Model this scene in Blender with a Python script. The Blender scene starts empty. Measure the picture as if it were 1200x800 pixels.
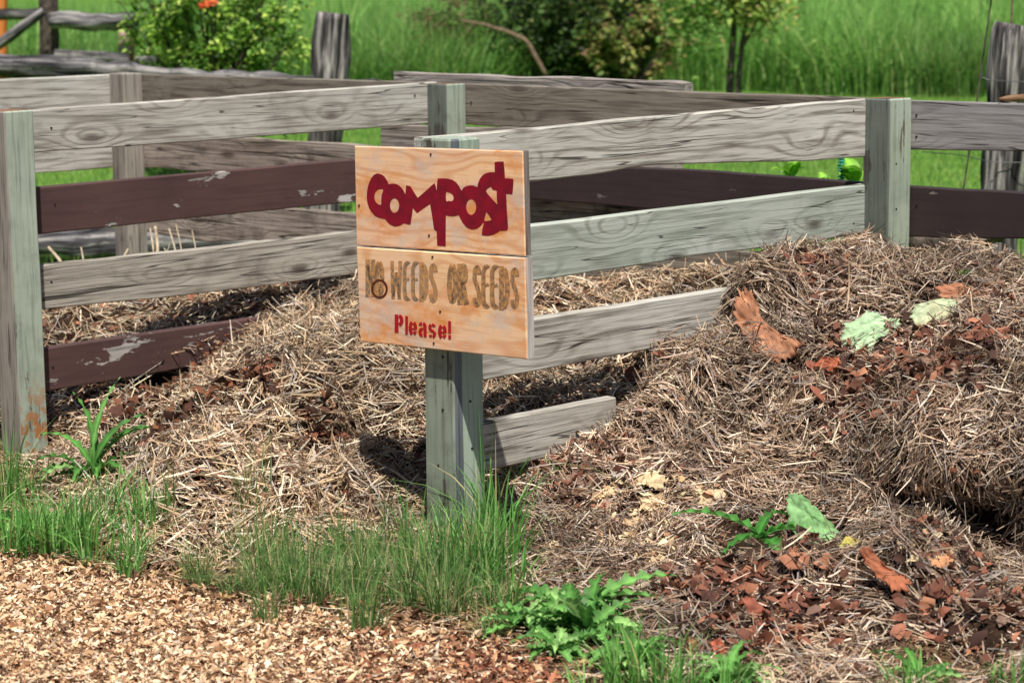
import bpy, math, random
import numpy as np
from mathutils import Vector, Matrix, noise as mnoise
R = math.radians
random.seed(7); rng = np.random.default_rng(11)
sc = bpy.context.scene

# ---------------------------------------------------------------- camera, world, sun, exposure
CH, CP, CF, CR = 1.319, .1557, 2743., -.0115          # height, pitch, focal length (px at 1200 wide), roll
cd = bpy.data.cameras.new('camera'); cam = bpy.data.objects.new('camera', cd); sc.collection.objects.link(cam)
cam.matrix_world = Matrix.Translation((0, 0, CH)) @ Matrix.Rotation(math.pi/2-CP, 4, 'X') @ Matrix.Rotation(CR, 4, 'Z')
cd.sensor_width = 36; cd.lens = 36*CF/1200; cd.clip_start = .05; cd.clip_end = 2000
cd.dof.use_dof = True; cd.dof.focus_distance = 5.75; cd.dof.aperture_fstop = 6.3
sc.camera = cam
SUN_AZ, SUN_EL = R(175), R(62)
world = bpy.data.worlds.new('World'); sc.world = world; world.use_nodes = True
nt = world.node_tree; nt.nodes.clear()
wo = nt.nodes.new('ShaderNodeOutputWorld'); bg = nt.nodes.new('ShaderNodeBackground'); sk = nt.nodes.new('ShaderNodeTexSky')
sk.sky_type = 'NISHITA'; sk.sun_disc = False; sk.sun_elevation = SUN_EL; sk.sun_rotation = SUN_AZ
bg.inputs[1].default_value = .06
nt.links.new(sk.outputs[0], bg.inputs[0]); nt.links.new(bg.outputs[0], wo.inputs[0])
S = Vector((math.sin(SUN_AZ)*math.cos(SUN_EL), math.cos(SUN_AZ)*math.cos(SUN_EL), math.sin(SUN_EL)))
sd = bpy.data.lights.new('sun', 'SUN'); sd.energy = 5; sd.angle = R(.55); sd.color = (1, .95, .87)
so = bpy.data.objects.new('sun', sd); sc.collection.objects.link(so)
so.rotation_mode = 'QUATERNION'; so.rotation_quaternion = S.to_track_quat('Z', 'Y'); so.location = (2, -3, 8)
sc.view_settings.view_transform = 'Standard'; sc.view_settings.look = 'None'
sc.view_settings.exposure = .28; sc.view_settings.gamma = 1; sc.view_settings.use_curve_mapping = False

# ---------------------------------------------------------------- surveying helpers
T = .7928
ua = np.array([math.cos(T), math.sin(T)]); ub = np.array([-math.sin(T), math.cos(T)])   # along / across the bays
L_, W_ = 1.7244, 1.804
PC = np.array([-.138, 5.494]); PD = PC+ua*L_; PA = PC+ub*W_; PB = PD+ub*W_; PE = PD+ub*2*W_
def ray(px, py):
    x = px-600.; y = py-400.
    x, y = x*math.cos(CR)+y*math.sin(CR), -x*math.sin(CR)+y*math.cos(CR)
    u = -y/CF
    return np.array([x/CF, math.cos(CP)+u*math.sin(CP), -math.sin(CP)+u*math.cos(CP)])
def on_z(px, py, z=0.):
    r = ray(px, py); k = (z-CH)/r[2]; return np.array([r[0]*k, r[1]*k, z])
def on_wall(px, py, p0, n):
    r = ray(px, py); k = (n@p0)/(n@r[:2]); return np.array([r[0]*k, r[1]*k, CH+r[2]*k])
def at_y(px, py, Y):
    r = ray(px, py); k = Y/r[1]; return np.array([r[0]*k, Y, CH+r[2]*k])
def uv2xy(u, v): return PC[0]+ua[0]*u+ub[0]*v, PC[1]+ua[1]*u+ub[1]*v
def xy2uv(x, y): return (x-PC[0])*ua[0]+(y-PC[1])*ua[1], (x-PC[0])*ub[0]+(y-PC[1])*ub[1]

# ---------------------------------------------------------------- object helpers
WM = {}
def link(o, parent=None, M=None):
    M = M or Matrix.Identity(4)
    sc.collection.objects.link(o)
    if parent is not None:
        o.parent = parent; o.matrix_parent_inverse = WM[parent.name].inverted()
    o.matrix_basis = M; WM[o.name] = M
    return o
def tag(o, label=None, cat=None, group=None, kind=None):
    if label: o['label'] = label
    if cat: o['category'] = cat
    if group: o['group'] = group
    if kind: o['kind'] = kind
    return o
def thing(name, loc, label, cat, group=None, rz=0):
    o = bpy.data.objects.new(name, None); o.empty_display_size = .1
    link(o, None, Matrix.Translation(Vector(loc)) @ Matrix.Rotation(rz, 4, 'Z'))
    return tag(o, label, cat, group)
def obj(name, V, F, mat, parent=None, M=None, col=None, smooth=False, mi=None):
    me = bpy.data.meshes.new(name)
    V = np.asarray(V, dtype=np.float32)
    if isinstance(F, np.ndarray):
        n, k = F.shape
        me.vertices.add(len(V)); me.vertices.foreach_set('co', V.ravel())
        me.loops.add(n*k); me.loops.foreach_set('vertex_index', F.astype(np.int32).ravel())
        me.polygons.add(n); me.polygons.foreach_set('loop_start', np.arange(0, n*k, k, dtype=np.int32))
        me.update(calc_edges=True)
    else:
        me.from_pydata([tuple(v) for v in V], [], F); me.update()
    for m in (mat if isinstance(mat, (list, tuple)) else [mat]): me.materials.append(m)
    if mi is not None: me.polygons.foreach_set('material_index', np.asarray(mi, dtype=np.int32))
    if col is not None:
        at = me.color_attributes.new('tone', 'FLOAT_COLOR', 'POINT')
        c = np.ones((len(V), 4), dtype=np.float32); c[:, :3] = col; at.data.foreach_set('color', c.ravel())
    if smooth: me.polygons.foreach_set('use_smooth', np.ones(len(me.polygons), dtype=bool))
    o = bpy.data.objects.new(name, me)
    return link(o, parent, M)
class Acc:
    def __init__(s): s.V = []; s.F = []; s.C = []; s.n = 0
    def add(s, V, F, C=None):
        V = np.asarray(V, float); F = np.asarray(F, int)
        s.V.append(V); s.F.append(F+s.n); s.n += len(V)
        s.C.append(np.broadcast_to(np.asarray(C if C is not None else (1, 1, 1), float), (len(V), 3)))
    def build(s, name, mat, parent=None, M=None, smooth=False):
        return obj(name, np.concatenate(s.V), np.concatenate(s.F), mat, parent, M, np.concatenate(s.C), smooth)

# ---------------------------------------------------------------- materials
def srgb(c):
    return tuple((x/255/12.92 if x/255 <= .04045 else ((x/255+.055)/1.055)**2.4) for x in c)+(1,)
class NB:
    def __init__(s, name, rough=.85, spec=.2):
        s.m = bpy.data.materials.new(name); s.m.use_nodes = True; s.t = s.m.node_tree
        s.b = s.t.nodes['Principled BSDF']; s.b.inputs['Roughness'].default_value = rough
        s.b.inputs['Specular IOR Level'].default_value = spec
    def n(s, ty, **k):
        x = s.t.nodes.new('ShaderNode'+ty)
        for a, v in k.items(): setattr(x, a, v)
        return x
    def put(s, sock, v):
        if isinstance(v, bpy.types.NodeSocket): s.t.links.new(v, sock)
        elif v is not None: sock.default_value = v
    def math(s, op, a, b=None, c=None, clamp=False):
        x = s.n('Math', operation=op, use_clamp=clamp); s.put(x.inputs[0], a); s.put(x.inputs[1], b)
        if c is not None: s.put(x.inputs[2], c)
        return x.outputs[0]
    def vmul(s, v, k):
        x = s.n('VectorMath', operation='MULTIPLY'); s.put(x.inputs[0], v); x.inputs[1].default_value = k; return x.outputs[0]
    def vadd(s, v, k):
        x = s.n('VectorMath', operation='ADD'); s.put(x.inputs[0], v); s.put(x.inputs[1], k); return x.outputs[0]
    def noise(s, v, scale, detail=3, rough=.5, dist=0):
        x = s.n('TexNoise'); s.put(x.inputs['Vector'], v); x.inputs['Scale'].default_value = scale
        x.inputs['Detail'].default_value = detail; x.inputs['Roughness'].default_value = rough; x.inputs['Distortion'].default_value = dist
        return x.outputs['Fac']
    def ramp(s, f, stops, interp='LINEAR'):
        x = s.n('ValToRGB'); r = x.color_ramp; r.interpolation = interp; s.put(x.inputs[0], f)
        while len(r.elements) < len(stops): r.elements.new(.5)
        for e, (p, c) in zip(r.elements, stops): e.position = p; e.color = c if len(c) == 4 else tuple(c)+(1,)
        return x.outputs['Color']
    def mapr(s, f, a, b, c=0., d=1.):
        x = s.n('MapRange'); s.put(x.inputs[0], f)
        for i, v in enumerate((a, b, c, d)): x.inputs[i+1].default_value = v
        return x.outputs[0]
    def mix(s, f, a, b, bt='MIX'):
        x = s.n('Mix', data_type='RGBA', blend_type=bt); s.put(x.inputs[0], f); s.put(x.inputs[6], a); s.put(x.inputs[7], b); return x.outputs[2]
    def obj(s, axis='x'):
        tc = s.n('TexCoord'); oi = s.n('ObjectInfo')
        off = s.math('MULTIPLY', oi.outputs['Random'], 53.)
        cb = s.n('CombineXYZ')
        for i in range(3): s.put(cb.inputs[i], off)
        return s.vadd(tc.outputs['Object'], cb.outputs[0]), tc.outputs['Object']
    def bump(s, h, strength=.4, dist=.003):
        x = s.n('Bump'); s.put(x.inputs['Height'], h); x.inputs['Strength'].default_value = strength; x.inputs['Distance'].default_value = dist
        s.put(s.b.inputs['Normal'], x.outputs[0])
    def col(s, c): s.put(s.b.inputs['Base Color'], c)

def grain(nb, along='x', rings=1., knots=1.):
    """weathered board grain in object space; returns (late-wood lines, fine fibre, knot mask, blotch)"""
    p, raw = nb.obj()
    sx = (1., 1., 1.)
    def sc3(a, c):     # a along the grain, c across it
        return nb.vmul(p, (a, c, c) if along == 'x' else (c, c, a))
    low = nb.noise(sc3(1.0, 8.), 1., 2, .5)
    fine = nb.noise(sc3(9., 260.), 1., 3, .6)
    fine2 = nb.noise(sc3(4., 90.), 1., 3, .6)
    vo = nb.n('TexVoronoi', feature='F1'); nb.put(vo.inputs['Vector'], sc3(3.1, 8.5)); vo.inputs['Scale'].default_value = 1.
    d = vo.outputs['Distance']
    g = nb.math('POWER', 2.718, nb.math('MULTIPLY', nb.math('MULTIPLY', d, d), -9.))
    sep = nb.n('SeparateXYZ'); nb.put(sep.inputs[0], p)
    z = sep.outputs['Z'] if along == 'x' else sep.outputs['X']
    f = nb.math('ADD', nb.math('MULTIPLY', z, 190.), nb.math('MULTIPLY', low, 30.))
    f = nb.math('ADD', f, nb.math('MULTIPLY', g, 20.*knots))
    ring = nb.math('SINE', f)
    ring = nb.math('MULTIPLY', nb.mapr(ring, .1, 1.), nb.mapr(nb.noise(sc3(2.5, 14.), 1., 3, .6), .36, .62))
    knot = nb.math('MULTIPLY', nb.mapr(nb.math('ADD', d, nb.math('MULTIPLY', nb.math('SUBTRACT', fine2, .5), .12)), .17, .06), 1.)
    pick = nb.noise(sc3(1.1, 3.), 1., 1)
    knot = nb.math('MULTIPLY', knot, nb.mapr(pick, .42, .5))
    blotch = nb.noise(sc3(2.2, 12.), 1., 4, .6)
    return ring, fine, fine2, knot, blotch, p, raw
def wood(name, light, mid, dark, ring=.5, along='x', knots=1., stain=.35, green=None, rough=.85, bump=.5, crack=0.):
    nb = NB(name, rough)
    rg, fi, fi2, kn, bl, p, raw = grain(nb, along, ring, knots)
    c = nb.mix(nb.mapr(bl, .3, .7), srgb(light), srgb(mid))
    c = nb.mix(nb.math('MULTIPLY', rg, ring), c, srgb(dark))
    c = nb.mix(nb.math('MULTIPLY', nb.mapr(fi2, .48, .72), .85), c, srgb(dark))
    c = nb.mix(nb.math('MULTIPLY', nb.mapr(fi, .5, .35), .35), c, srgb(light))
    c = nb.mix(nb.math('MULTIPLY', nb.mapr(nb.noise(p, 5., 4, .65), .55, .75), stain), c, srgb(dark))
    if green:
        c = nb.mix(nb.math('MULTIPLY', nb.mapr(nb.noise(p, 3.3, 3, .6), .4, .62), .6), c, srgb(green))
    # drying checks: long thin dark lines
    ck = nb.noise(nb.vmul(p, (1.3, 1, 55.) if along == 'x' else (55., 55., 1.3)), 1., 1, .4, .3)
    ckm = nb.mapr(nb.math('ABSOLUTE', nb.math('SUBTRACT', ck, .5)), .014+crack*.06, .004)
    ckm = nb.math('MULTIPLY', ckm, nb.mapr(nb.noise(p, 6., 1), .38-crack, .5-crack))
    c = nb.mix(nb.math('MULTIPLY', ckm, .8), c, (.02, .016, .013, 1))
    c = nb.mix(nb.math('MULTIPLY', kn, .8), c, (.06, .04, .03, 1))
    nb.col(c)
    h = nb.math('ADD', nb.math('MULTIPLY', rg, -.5), nb.math('MULTIPLY', fi2, .8))
    h = nb.math('SUBTRACT', h, nb.math('MULTIPLY', ckm, 2.)); nb.bump(h, bump, .0025)
    return nb.m
def painted(name, paint, bare, bare_dark, chip=.5, along='z', scale=7., worn=None, rough=.6, strip=None, dirt=(60, 62, 50), dirtamt=.35, foot=False):
    nb = NB(name, rough, .3)
    rg, fi, fi2, kn, bl, p, raw = grain(nb, along)
    w = nb.mix(nb.mapr(bl, .3, .7), srgb(bare), srgb(bare_dark))
    w = nb.mix(nb.math('MULTIPLY', nb.mapr(fi2, .5, .7), .7), w, srgb([x*.45 for x in bare_dark]))
    pn = nb.mix(nb.mapr(nb.noise(p, 4., 4, .6), .35, .7), srgb(paint), srgb([x*.88 for x in paint]))
    pn = nb.mix(nb.math('MULTIPLY', nb.mapr(fi2, .48, .68), .42), pn, srgb(dirt))
    pn = nb.mix(nb.math('MULTIPLY', nb.mapr(nb.noise(p, 9., 5, .7), .5, .75), dirtamt), pn, srgb(dirt))
    st = nb.vmul(p, (1., 1., .35) if along == 'z' else (.35, 1., 1.))
    ch = nb.noise(st, scale*2.2, 6, .62)
    ch = nb.math('ADD', ch, nb.math('MULTIPLY', nb.math('SUBTRACT', fi2, .5), .25))
    m = nb.mapr(ch, chip, chip+.015)
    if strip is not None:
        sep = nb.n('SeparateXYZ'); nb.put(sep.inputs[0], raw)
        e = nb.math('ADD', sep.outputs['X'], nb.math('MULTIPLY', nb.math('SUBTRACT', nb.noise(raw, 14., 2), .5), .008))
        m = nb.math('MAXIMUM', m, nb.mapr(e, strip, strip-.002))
    cc = nb.mix(m, pn, w)
    if foot:
        sp_ = nb.n('SeparateXYZ'); nb.put(sp_.inputs[0], raw)
        fm = nb.math('MULTIPLY', nb.mapr(sp_.outputs['Z'], .2, .05), nb.mapr(nb.noise(raw, 28., 4, .6), .48, .56)); cc = nb.mix(fm, cc, srgb((164, 112, 70)))
    nb.col(cc)
    h = nb.math('SUBTRACT', nb.math('MULTIPLY', fi2, .5), m); nb.bump(h, .35, .0015)
    return nb.m
M = {}
M['rail_warm'] = wood('rail_warm', (208, 205, 196), (172, 168, 158), (96, 84, 70), .68, knots=1.25, stain=.35)
M['rail_grey'] = wood('rail_grey', (200, 197, 188), (170, 165, 154), (92, 82, 72), .45, knots=.8, stain=.55)
M['rail_green'] = wood('rail_green', (192, 196, 186), (166, 170, 160), (100, 106, 88), .6, knots=1., stain=.25, green=(160, 172, 160))
M['rail_cracked'] = wood('rail_cracked', (186, 180, 168), (150, 142, 130), (82, 70, 62), .3, knots=1., stain=.6, crack=.25)
M['rail_inner'] = wood('rail_inner', (140, 132, 120), (114, 106, 95), (62, 54, 46), .5, knots=1., stain=.4)
M['rail_mauve'] = wood('rail_mauve', (166, 162, 160), (136, 132, 131), (84, 79, 78), .45, knots=1.2, stain=.3)
M['rail_rough'] = wood('rail_rough', (176, 164, 152), (128, 114, 104), (50, 42, 38), .4, knots=1.1, stain=.8, crack=.2, bump=.9)
M['rail_old'] = wood('rail_old', (172, 164, 156), (140, 130, 124), (78, 68, 62), .25, knots=.6, stain=.7, crack=.15, bump=.8)
M['brown_paint'] = painted('brown_paint', (92, 68, 65), (196, 192, 186), (165, 160, 155), .635, 'x', 6., dirt=(60, 44, 46))
M['brown_dark'] = painted('brown_dark', (60, 48, 48), (140, 130, 128), (110, 100, 100), .66, 'x', 5., dirt=(40, 30, 34))
M['post_green'] = painted('post_green', (170, 182, 164), (136, 126, 114), (100, 92, 84), .62, 'z', 4.)
M['post_green_foot'] = painted('post_green_foot', (172, 184, 166), (136, 126, 114), (100, 92, 84), .64, 'z', 4., foot=True)
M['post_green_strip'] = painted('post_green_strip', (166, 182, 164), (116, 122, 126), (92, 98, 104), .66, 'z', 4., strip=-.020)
M['post_green_worn_shade'] = painted('post_green_worn_shade', (140, 150, 134), (116, 110, 100), (80, 76, 70), .535, 'z', 4., dirtamt=.55)  # worn green for the left face, with its shade mixed into the paint colour
M['post_worn_shade'] = painted('post_worn_shade', (108, 116, 108), (98, 95, 88), (68, 66, 62), .54, 'z', 5., dirtamt=.7)  # peeling left faces of the back posts; shade is painted into this darker green
M['post_bare'] = wood('post_bare', (156, 150, 141), (128, 121, 112), (82, 75, 68), .25, 'z', .3, .3)
M['post_bare_pale'] = wood('post_bare_pale', (168, 162, 152), (142, 134, 124), (96, 86, 76), .25, 'z', .3, .3)
M['end_grain'] = wood('end_grain', (150, 112, 88), (118, 84, 66), (78, 54, 44), .4, 'x', .3, .5)

def attr_mat(name, rough=.75, spec=.15, transl=0., var=.25, scale=60.):
    nb = NB(name, rough, spec)
    a = nb.n('Attribute'); a.attribute_name = 'tone'
    tc = nb.n('TexCoord')
    nz = nb.noise(tc.outputs['Object'], scale, 2)
    g = nb.mapr(nz, .25, .75, 1-var, 1+var)
    vm = nb.n('VectorMath', operation='SCALE'); nb.put(vm.inputs[0], a.outputs['Color']); nb.put(vm.inputs['Scale'], g)
    nb.col(vm.outputs[0])
    if transl:
        tr = nb.n('BsdfTranslucent'); nb.put(tr.inputs['Color'], vm.outputs[0])
        mx = nb.n('MixShader'); mx.inputs[0].default_value = transl
        out = nb.t.nodes['Material Output']
        nb.t.links.new(nb.b.outputs[0], mx.inputs[1]); nb.t.links.new(tr.outputs[0], mx.inputs[2]); nb.t.links.new(mx.outputs[0], out.inputs['Surface'])
    return nb.m
M['straw'] = attr_mat('straw', .6, .3, .12)
M['litter'] = attr_mat('litter', .75, .2, .1)
M['leafmat'] = attr_mat('leafmat', .5, .35, .35, .3, 25.)
M['grassmat'] = attr_mat('grassmat', .5, .3, .35, .15)
M['dryleaf'] = attr_mat('dryleaf', .7, .2, .15, .35, 40.)
M['chips'] = attr_mat('chips', .75, .2, 0., .2)

nb = NB('heap_core', .95, .05)
tc = nb.n('TexCoord')
nb.col(nb.ramp(nb.noise(tc.outputs['Object'], 22., 6, .7), [(.3, srgb((34, 26, 21))), (.55, srgb((66, 50, 40))), (.75, srgb((100, 78, 60)))]))
nb.bump(nb.noise(tc.outputs['Object'], 70., 5, .75), 1., .012); M['heap_core'] = nb.m
nb = NB('ground_mat', .95, .05)
tc = nb.n('TexCoord'); o_ = tc.outputs['Object']; sep = nb.n('SeparateXYZ'); nb.put(sep.inputs[0], o_)
soil = nb.ramp(nb.noise(o_, 30., 6, .7), [(.3, srgb((60, 44, 34))), (.6, srgb((112, 84, 64))), (.8, srgb((150, 118, 88)))])
turf = nb.ramp(nb.noise(o_, 3., 6, .7), [(.3, srgb((66, 108, 42))), (.7, srgb((112, 148, 62)))])
dd = nb.math('ADD', nb.math('ADD', nb.math('MULTIPLY', sep.outputs['X'], ua[0]), nb.math('MULTIPLY', sep.outputs['Y'], ua[1])), nb.math('MULTIPLY', nb.noise(o_, 4., 3), .3))
nb.col(nb.mix(nb.mapr(dd, float(PD@ua)+.25, float(PD@ua)+.45), soil, turf))
nb.bump(nb.noise(o_, 90., 5, .7), .8, .01); M['ground'] = nb.m
nb = NB('path_mat', .95, .05)
tc = nb.n('TexCoord')
nb.col(nb.ramp(nb.noise(tc.outputs['Object'], 60., 6, .7), [(.3, srgb((80, 52, 38))), (.55, srgb((150, 110, 80))), (.75, srgb((190, 150, 110)))]))
nb.bump(nb.noise(tc.outputs['Object'], 120., 4, .7), 1., .008); M['path'] = nb.m
nb = NB('bark_grey', .9, .1)
p, raw = nb.obj()
fi = nb.noise(nb.vmul(p, (34., 34., 2.2)), 1., 4, .6); bl = nb.noise(p, 4., 4, .6)
c = nb.ramp(fi, [(.36, (.012, .011, .011, 1)), (.47, srgb((78, 74, 74))), (.56, srgb((138, 132, 130))), (.7, srgb((190, 184, 178)))])
nb.col(nb.mix(nb.math('MULTIPLY', nb.mapr(bl, .5, .7), .6), c, srgb((62, 56, 54)))); nb.bump(fi, .9, .012); M['bark_grey'] = nb.m
nb = NB('log_grey', .9, .1)
p, raw = nb.obj()
fi = nb.noise(nb.vmul(p, (30., 30., 2.)), 1., 4, .6); bl = nb.noise(p, 5., 4, .7)
c = nb.ramp(fi, [(.36, srgb((34, 32, 34))), (.5, srgb((92, 90, 92))), (.62, srgb((150, 146, 142)))])
nb.col(nb.mix(nb.math('MULTIPLY', nb.mapr(bl, .5, .65), .7), c, srgb((44, 42, 44)))); nb.bump(fi, .9, .012); M['log_grey'] = nb.m
nb = NB('bark_red', .9, .1); p, raw = nb.obj()
nb.col(nb.ramp(nb.noise(nb.vmul(p, (16., 16., 2.)), 1., 4, .6), [(.4, srgb((120, 66, 44))), (.5, srgb((150, 112, 96))), (.6, srgb((176, 156, 148)))])); M['bark_red'] = nb.m
nb = NB('orange_wood', .8, .1); p, raw = nb.obj()
nb.col(nb.ramp(nb.noise(nb.vmul(p, (16., 16., 2.)), 1., 4, .6), [(.4, srgb((170, 92, 40))), (.6, srgb((206, 128, 66)))])); M['orange_wood'] = nb.m
nb = NB('twig_bark', .85, .1); p, raw = nb.obj()
nb.col(nb.ramp(nb.noise(p, 40., 4, .6), [(.35, srgb((84, 66, 54))), (.65, srgb((150, 128, 108)))])); M['twig'] = nb.m
nb = NB('pale_twig', .85, .1); p, raw = nb.obj()
nb.col(nb.ramp(nb.noise(p, 40., 4, .6), [(.35, srgb((150, 132, 110))), (.65, srgb((206, 192, 166)))])); M['pale_twig'] = nb.m
nb = NB('dark_bark', .9, .1); p, raw = nb.obj()
nb.col(nb.ramp(nb.noise(p, 25., 4, .6), [(.35, srgb((44, 40, 38))), (.65, srgb((104, 92, 84)))])); M['dark_bark'] = nb.m
nb = NB('wire', .5, .5); nb.col(srgb((96, 98, 102))); nb.b.inputs['Metallic'].default_value = .7; M['wire'] = nb.m
nb = NB('rust_nail', .6, .3); nb.col(srgb((40, 34, 32))); M['nail'] = nb.m
nb = NB('teal_plastic', .35, .5); nb.col(srgb((40, 150, 126))); M['teal'] = nb.m
nb = NB('handle_wood', .55, .4); p, raw = nb.obj()
nb.col(nb.ramp(nb.noise(nb.vmul(p, (4., 60., 60.)), 1., 3), [(.4, srgb((112, 82, 56))), (.6, srgb((148, 116, 82)))])); M['handle'] = nb.m

def board_mat(name, seedv):
    nb = NB(name, .6, .25)
    tc = nb.n('TexCoord'); p = nb.vadd(tc.outputs['Object'], (seedv, seedv*2, seedv))
    sep = nb.n('SeparateXYZ'); nb.put(sep.inputs[0], p)
    low = nb.noise(nb.vmul(p, (2.4, 2.4, 7.)), 1., 2, .5)
    f = nb.math('ADD', nb.math('MULTIPLY', sep.outputs['Z'], 170.), nb.math('MULTIPLY', low, 60.))
    rg = nb.mapr(nb.math('SINE', f), -.2, 1.)
    fi = nb.noise(nb.vmul(p, (8., 8., 150.)), 1., 3, .6)
    c = nb.mix(nb.mapr(low, .35, .65), srgb((244, 202, 154)), srgb((238, 196, 162)))
    c = nb.mix(nb.math('MULTIPLY', rg, .42), c, srgb((206, 126, 66)))
    c = nb.mix(nb.math('MULTIPLY', nb.mapr(fi, .5, .7), .3), c, srgb((186, 124, 80)))
    org = nb.noise(nb.vmul(p, (5., 5., 9.)), 1., 5, .7)
    c = nb.mix(nb.math('MULTIPLY', nb.mapr(org, .5, .64), .75), c, srgb((222, 136, 56)))
    gr = nb.noise(nb.vmul(p, (7., 7., 9.)), 1.3, 5, .7)
    c = nb.mix(nb.math('MULTIPLY', nb.mapr(gr, .48, .62), .65), c, srgb((206, 192, 180)))
    nb.col(c); nb.bump(nb.math('ADD', nb.math('MULTIPLY', rg, -.4), fi), .3, .001)
    return nb.m
M['board_a'] = board_mat('sign_board_a', 3.1); M['board_b'] = board_mat('sign_board_b', 8.7)
M['board_edge'] = wood('board_edge', (214, 208, 204), (176, 168, 162), (120, 108, 100), .3, 'z', .3, .5)
M['board_edge_dark'] = wood('board_edge_dark', (150, 142, 138), (124, 114, 108), (84, 74, 68), .3, 'z', .3, .5)
nb = NB('red_paint', .5, .35); tc = nb.n('TexCoord')
nb.col(nb.mix(nb.mapr(nb.noise(tc.outputs['Object'], 30., 4), .4, .7), srgb((140, 8, 36)), srgb((112, 12, 34)))); nb.bump(nb.noise(nb.vmul(tc.outputs['Object'], (40., 200., 40.)), 1., 3), .3, .001); M['red'] = nb.m
nb = NB('stencil_red', .55, .3); tc = nb.n('TexCoord')
nb.col(nb.mix(nb.mapr(nb.noise(tc.outputs['Object'], 160., 4, .7), .55, .7), srgb((168, 20, 32)), srgb((186, 62, 56)))); M['stencil_red'] = nb.m
def scorch(name, dark, amt):
    nb = NB(name, .7, .15); tc = nb.n('TexCoord')
    v = nb.vmul(tc.outputs['Object'], (1., 1., 1.6))
    n1 = nb.noise(v, 85., 4, .7)
    c = nb.ramp(n1, [(.32, srgb(dark)), (.43, srgb([d*.6+60 for d in dark])), (.52+amt*.08, srgb((184, 134, 84))), (.75, srgb((214, 166, 112)))])
    nb.col(c); return nb.m
M['scorch'] = scorch('scorched_letter', (122, 82, 46), .2); M['scorch_grey'] = scorch('scorched_letter_grey', (116, 96, 72), .2)
M['scorch_faint'] = scorch('scorched_letter_faint', (162, 118, 78), .0)
nb = NB('knot_brown', .6, .2); nb.col(srgb((88, 38, 20))); M['knot'] = nb.m

# ---------------------------------------------------------------- ground
def sheet(name, pts, z, mat):
    return tag(obj(name, [(x, y, z) for x, y in pts], [list(range(len(pts)))], mat), kind='structure')
def gz(x, y): return -.075*np.exp(-(((x+1.45)/.42)**2+((y-6.38)/.42)**2))
gx = np.concatenate([[-400, -60, -12, -5], np.arange(-3, 1.01, .06), [3, 12, 60, 400]]); gy = np.concatenate([[-30, 0, 3], np.arange(4.9, 8., .06), [9, 12, 30, 90, 700]])
GX, GY = np.meshgrid(gx, gy, indexing='ij'); ii = np.arange(GX.size).reshape(GX.shape)
g = tag(obj('ground', np.stack([GX, GY, gz(GX, GY)], -1).reshape(-1, 3), np.stack([ii[:-1, :-1], ii[1:, :-1], ii[1:, 1:], ii[:-1, 1:]], -1).reshape(-1, 4), M['ground'], smooth=True), kind='structure')
edge_px = [(-260, 640), (-60, 655), (60, 660), (150, 680), (230, 700), (330, 724), (450, 742), (560, 752), (640, 790), (700, 830), (760, 900)]
edge = [on_z(*q)[:2] for q in edge_px]
sheet('wood_chip_path', [tuple(e) for e in edge]+[(.6, 2.), (-3., 2.)], .004, M['path'])
def path_side(x, y):      # >0 on the path
    ex = np.array([e[0] for e in edge]); ey = np.array([e[1] for e in edge])
    return np.interp(x, ex, ey)-y

# ---------------------------------------------------------------- ribbon builders
def unit(a): return a/np.maximum(np.linalg.norm(a, axis=-1, keepdims=True), 1e-9)
def ribbons(c, d, n, Ln, Wd, bend, col, segs=2, taper=.35):
    """centred strips: c centre, d direction, n face normal (N,3)"""
    N = len(c); s = np.linspace(-1, 1, segs+1); side = unit(np.cross(d, n)); n = np.cross(side, d)
    V = np.zeros((N, segs+1, 2, 3))
    for i, t in enumerate(s):
        p = c+d*(Ln*.5*t)[:, None]-n*(bend*Ln*(t*t))[:, None]
        w = Wd*.5*(1-taper*abs(t))
        V[:, i, 0] = p-side*w[:, None]; V[:, i, 1] = p+side*w[:, None]
    base = np.arange(N)[:, None]*(2*(segs+1))
    F = np.concatenate([base+np.array([2*i, 2*i+1, 2*i+3, 2*i+2]) for i in range(segs)])
    return V.reshape(-1, 3), F, np.repeat(col, 2*(segs+1), axis=0)
def blades(base, Ln, Wd, lean, az, col, segs=3, tipcol=None, up0=None):
    N = len(base); s = np.linspace(0, 1, segs+1)
    ld = np.stack([np.cos(az), np.sin(az), 0*az], 1); fa = az+rng.uniform(-1.2, 1.2, N)+math.pi/2
    side = np.stack([np.cos(fa), np.sin(fa), 0*az], 1)
    V = np.zeros((N, segs+1, 2, 3)); C = np.zeros((N, segs+1, 2, 3))
    for i, t in enumerate(s):
        hz = t-.45*np.clip(lean, 0, 1.6)*t**2.5
        p = base+np.array([0, 0, 1.])*(Ln*hz)[:, None]+ld*(Ln*lean*t**1.9)[:, None]
        w = Wd*.5*(1-t**2.2*.95)
        V[:, i, 0] = p-side*w[:, None]; V[:, i, 1] = p+side*w[:, None]
        cc = col if tipcol is None else col*(1-t)+tipcol*t
        C[:, i, 0] = cc; C[:, i, 1] = cc
    b = np.arange(N)[:, None]*(2*(segs+1))
    F = np.concatenate([b+np.array([2*i, 2*i+1, 2*i+3, 2*i+2]) for i in range(segs)])
    return V.reshape(-1, 3), F, C.reshape(-1, 3)
def pal(cols, n, wts=None, jit=.12):
    c = np.array([srgb(q)[:3] for q in cols]); i = rng.choice(len(c), n, p=None if wts is None else np.array(wts)/sum(wts))
    return c[i]*rng.uniform(1-jit, 1+jit, (n, 1))*rng.uniform(.96, 1.04, (n, 3))

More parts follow.
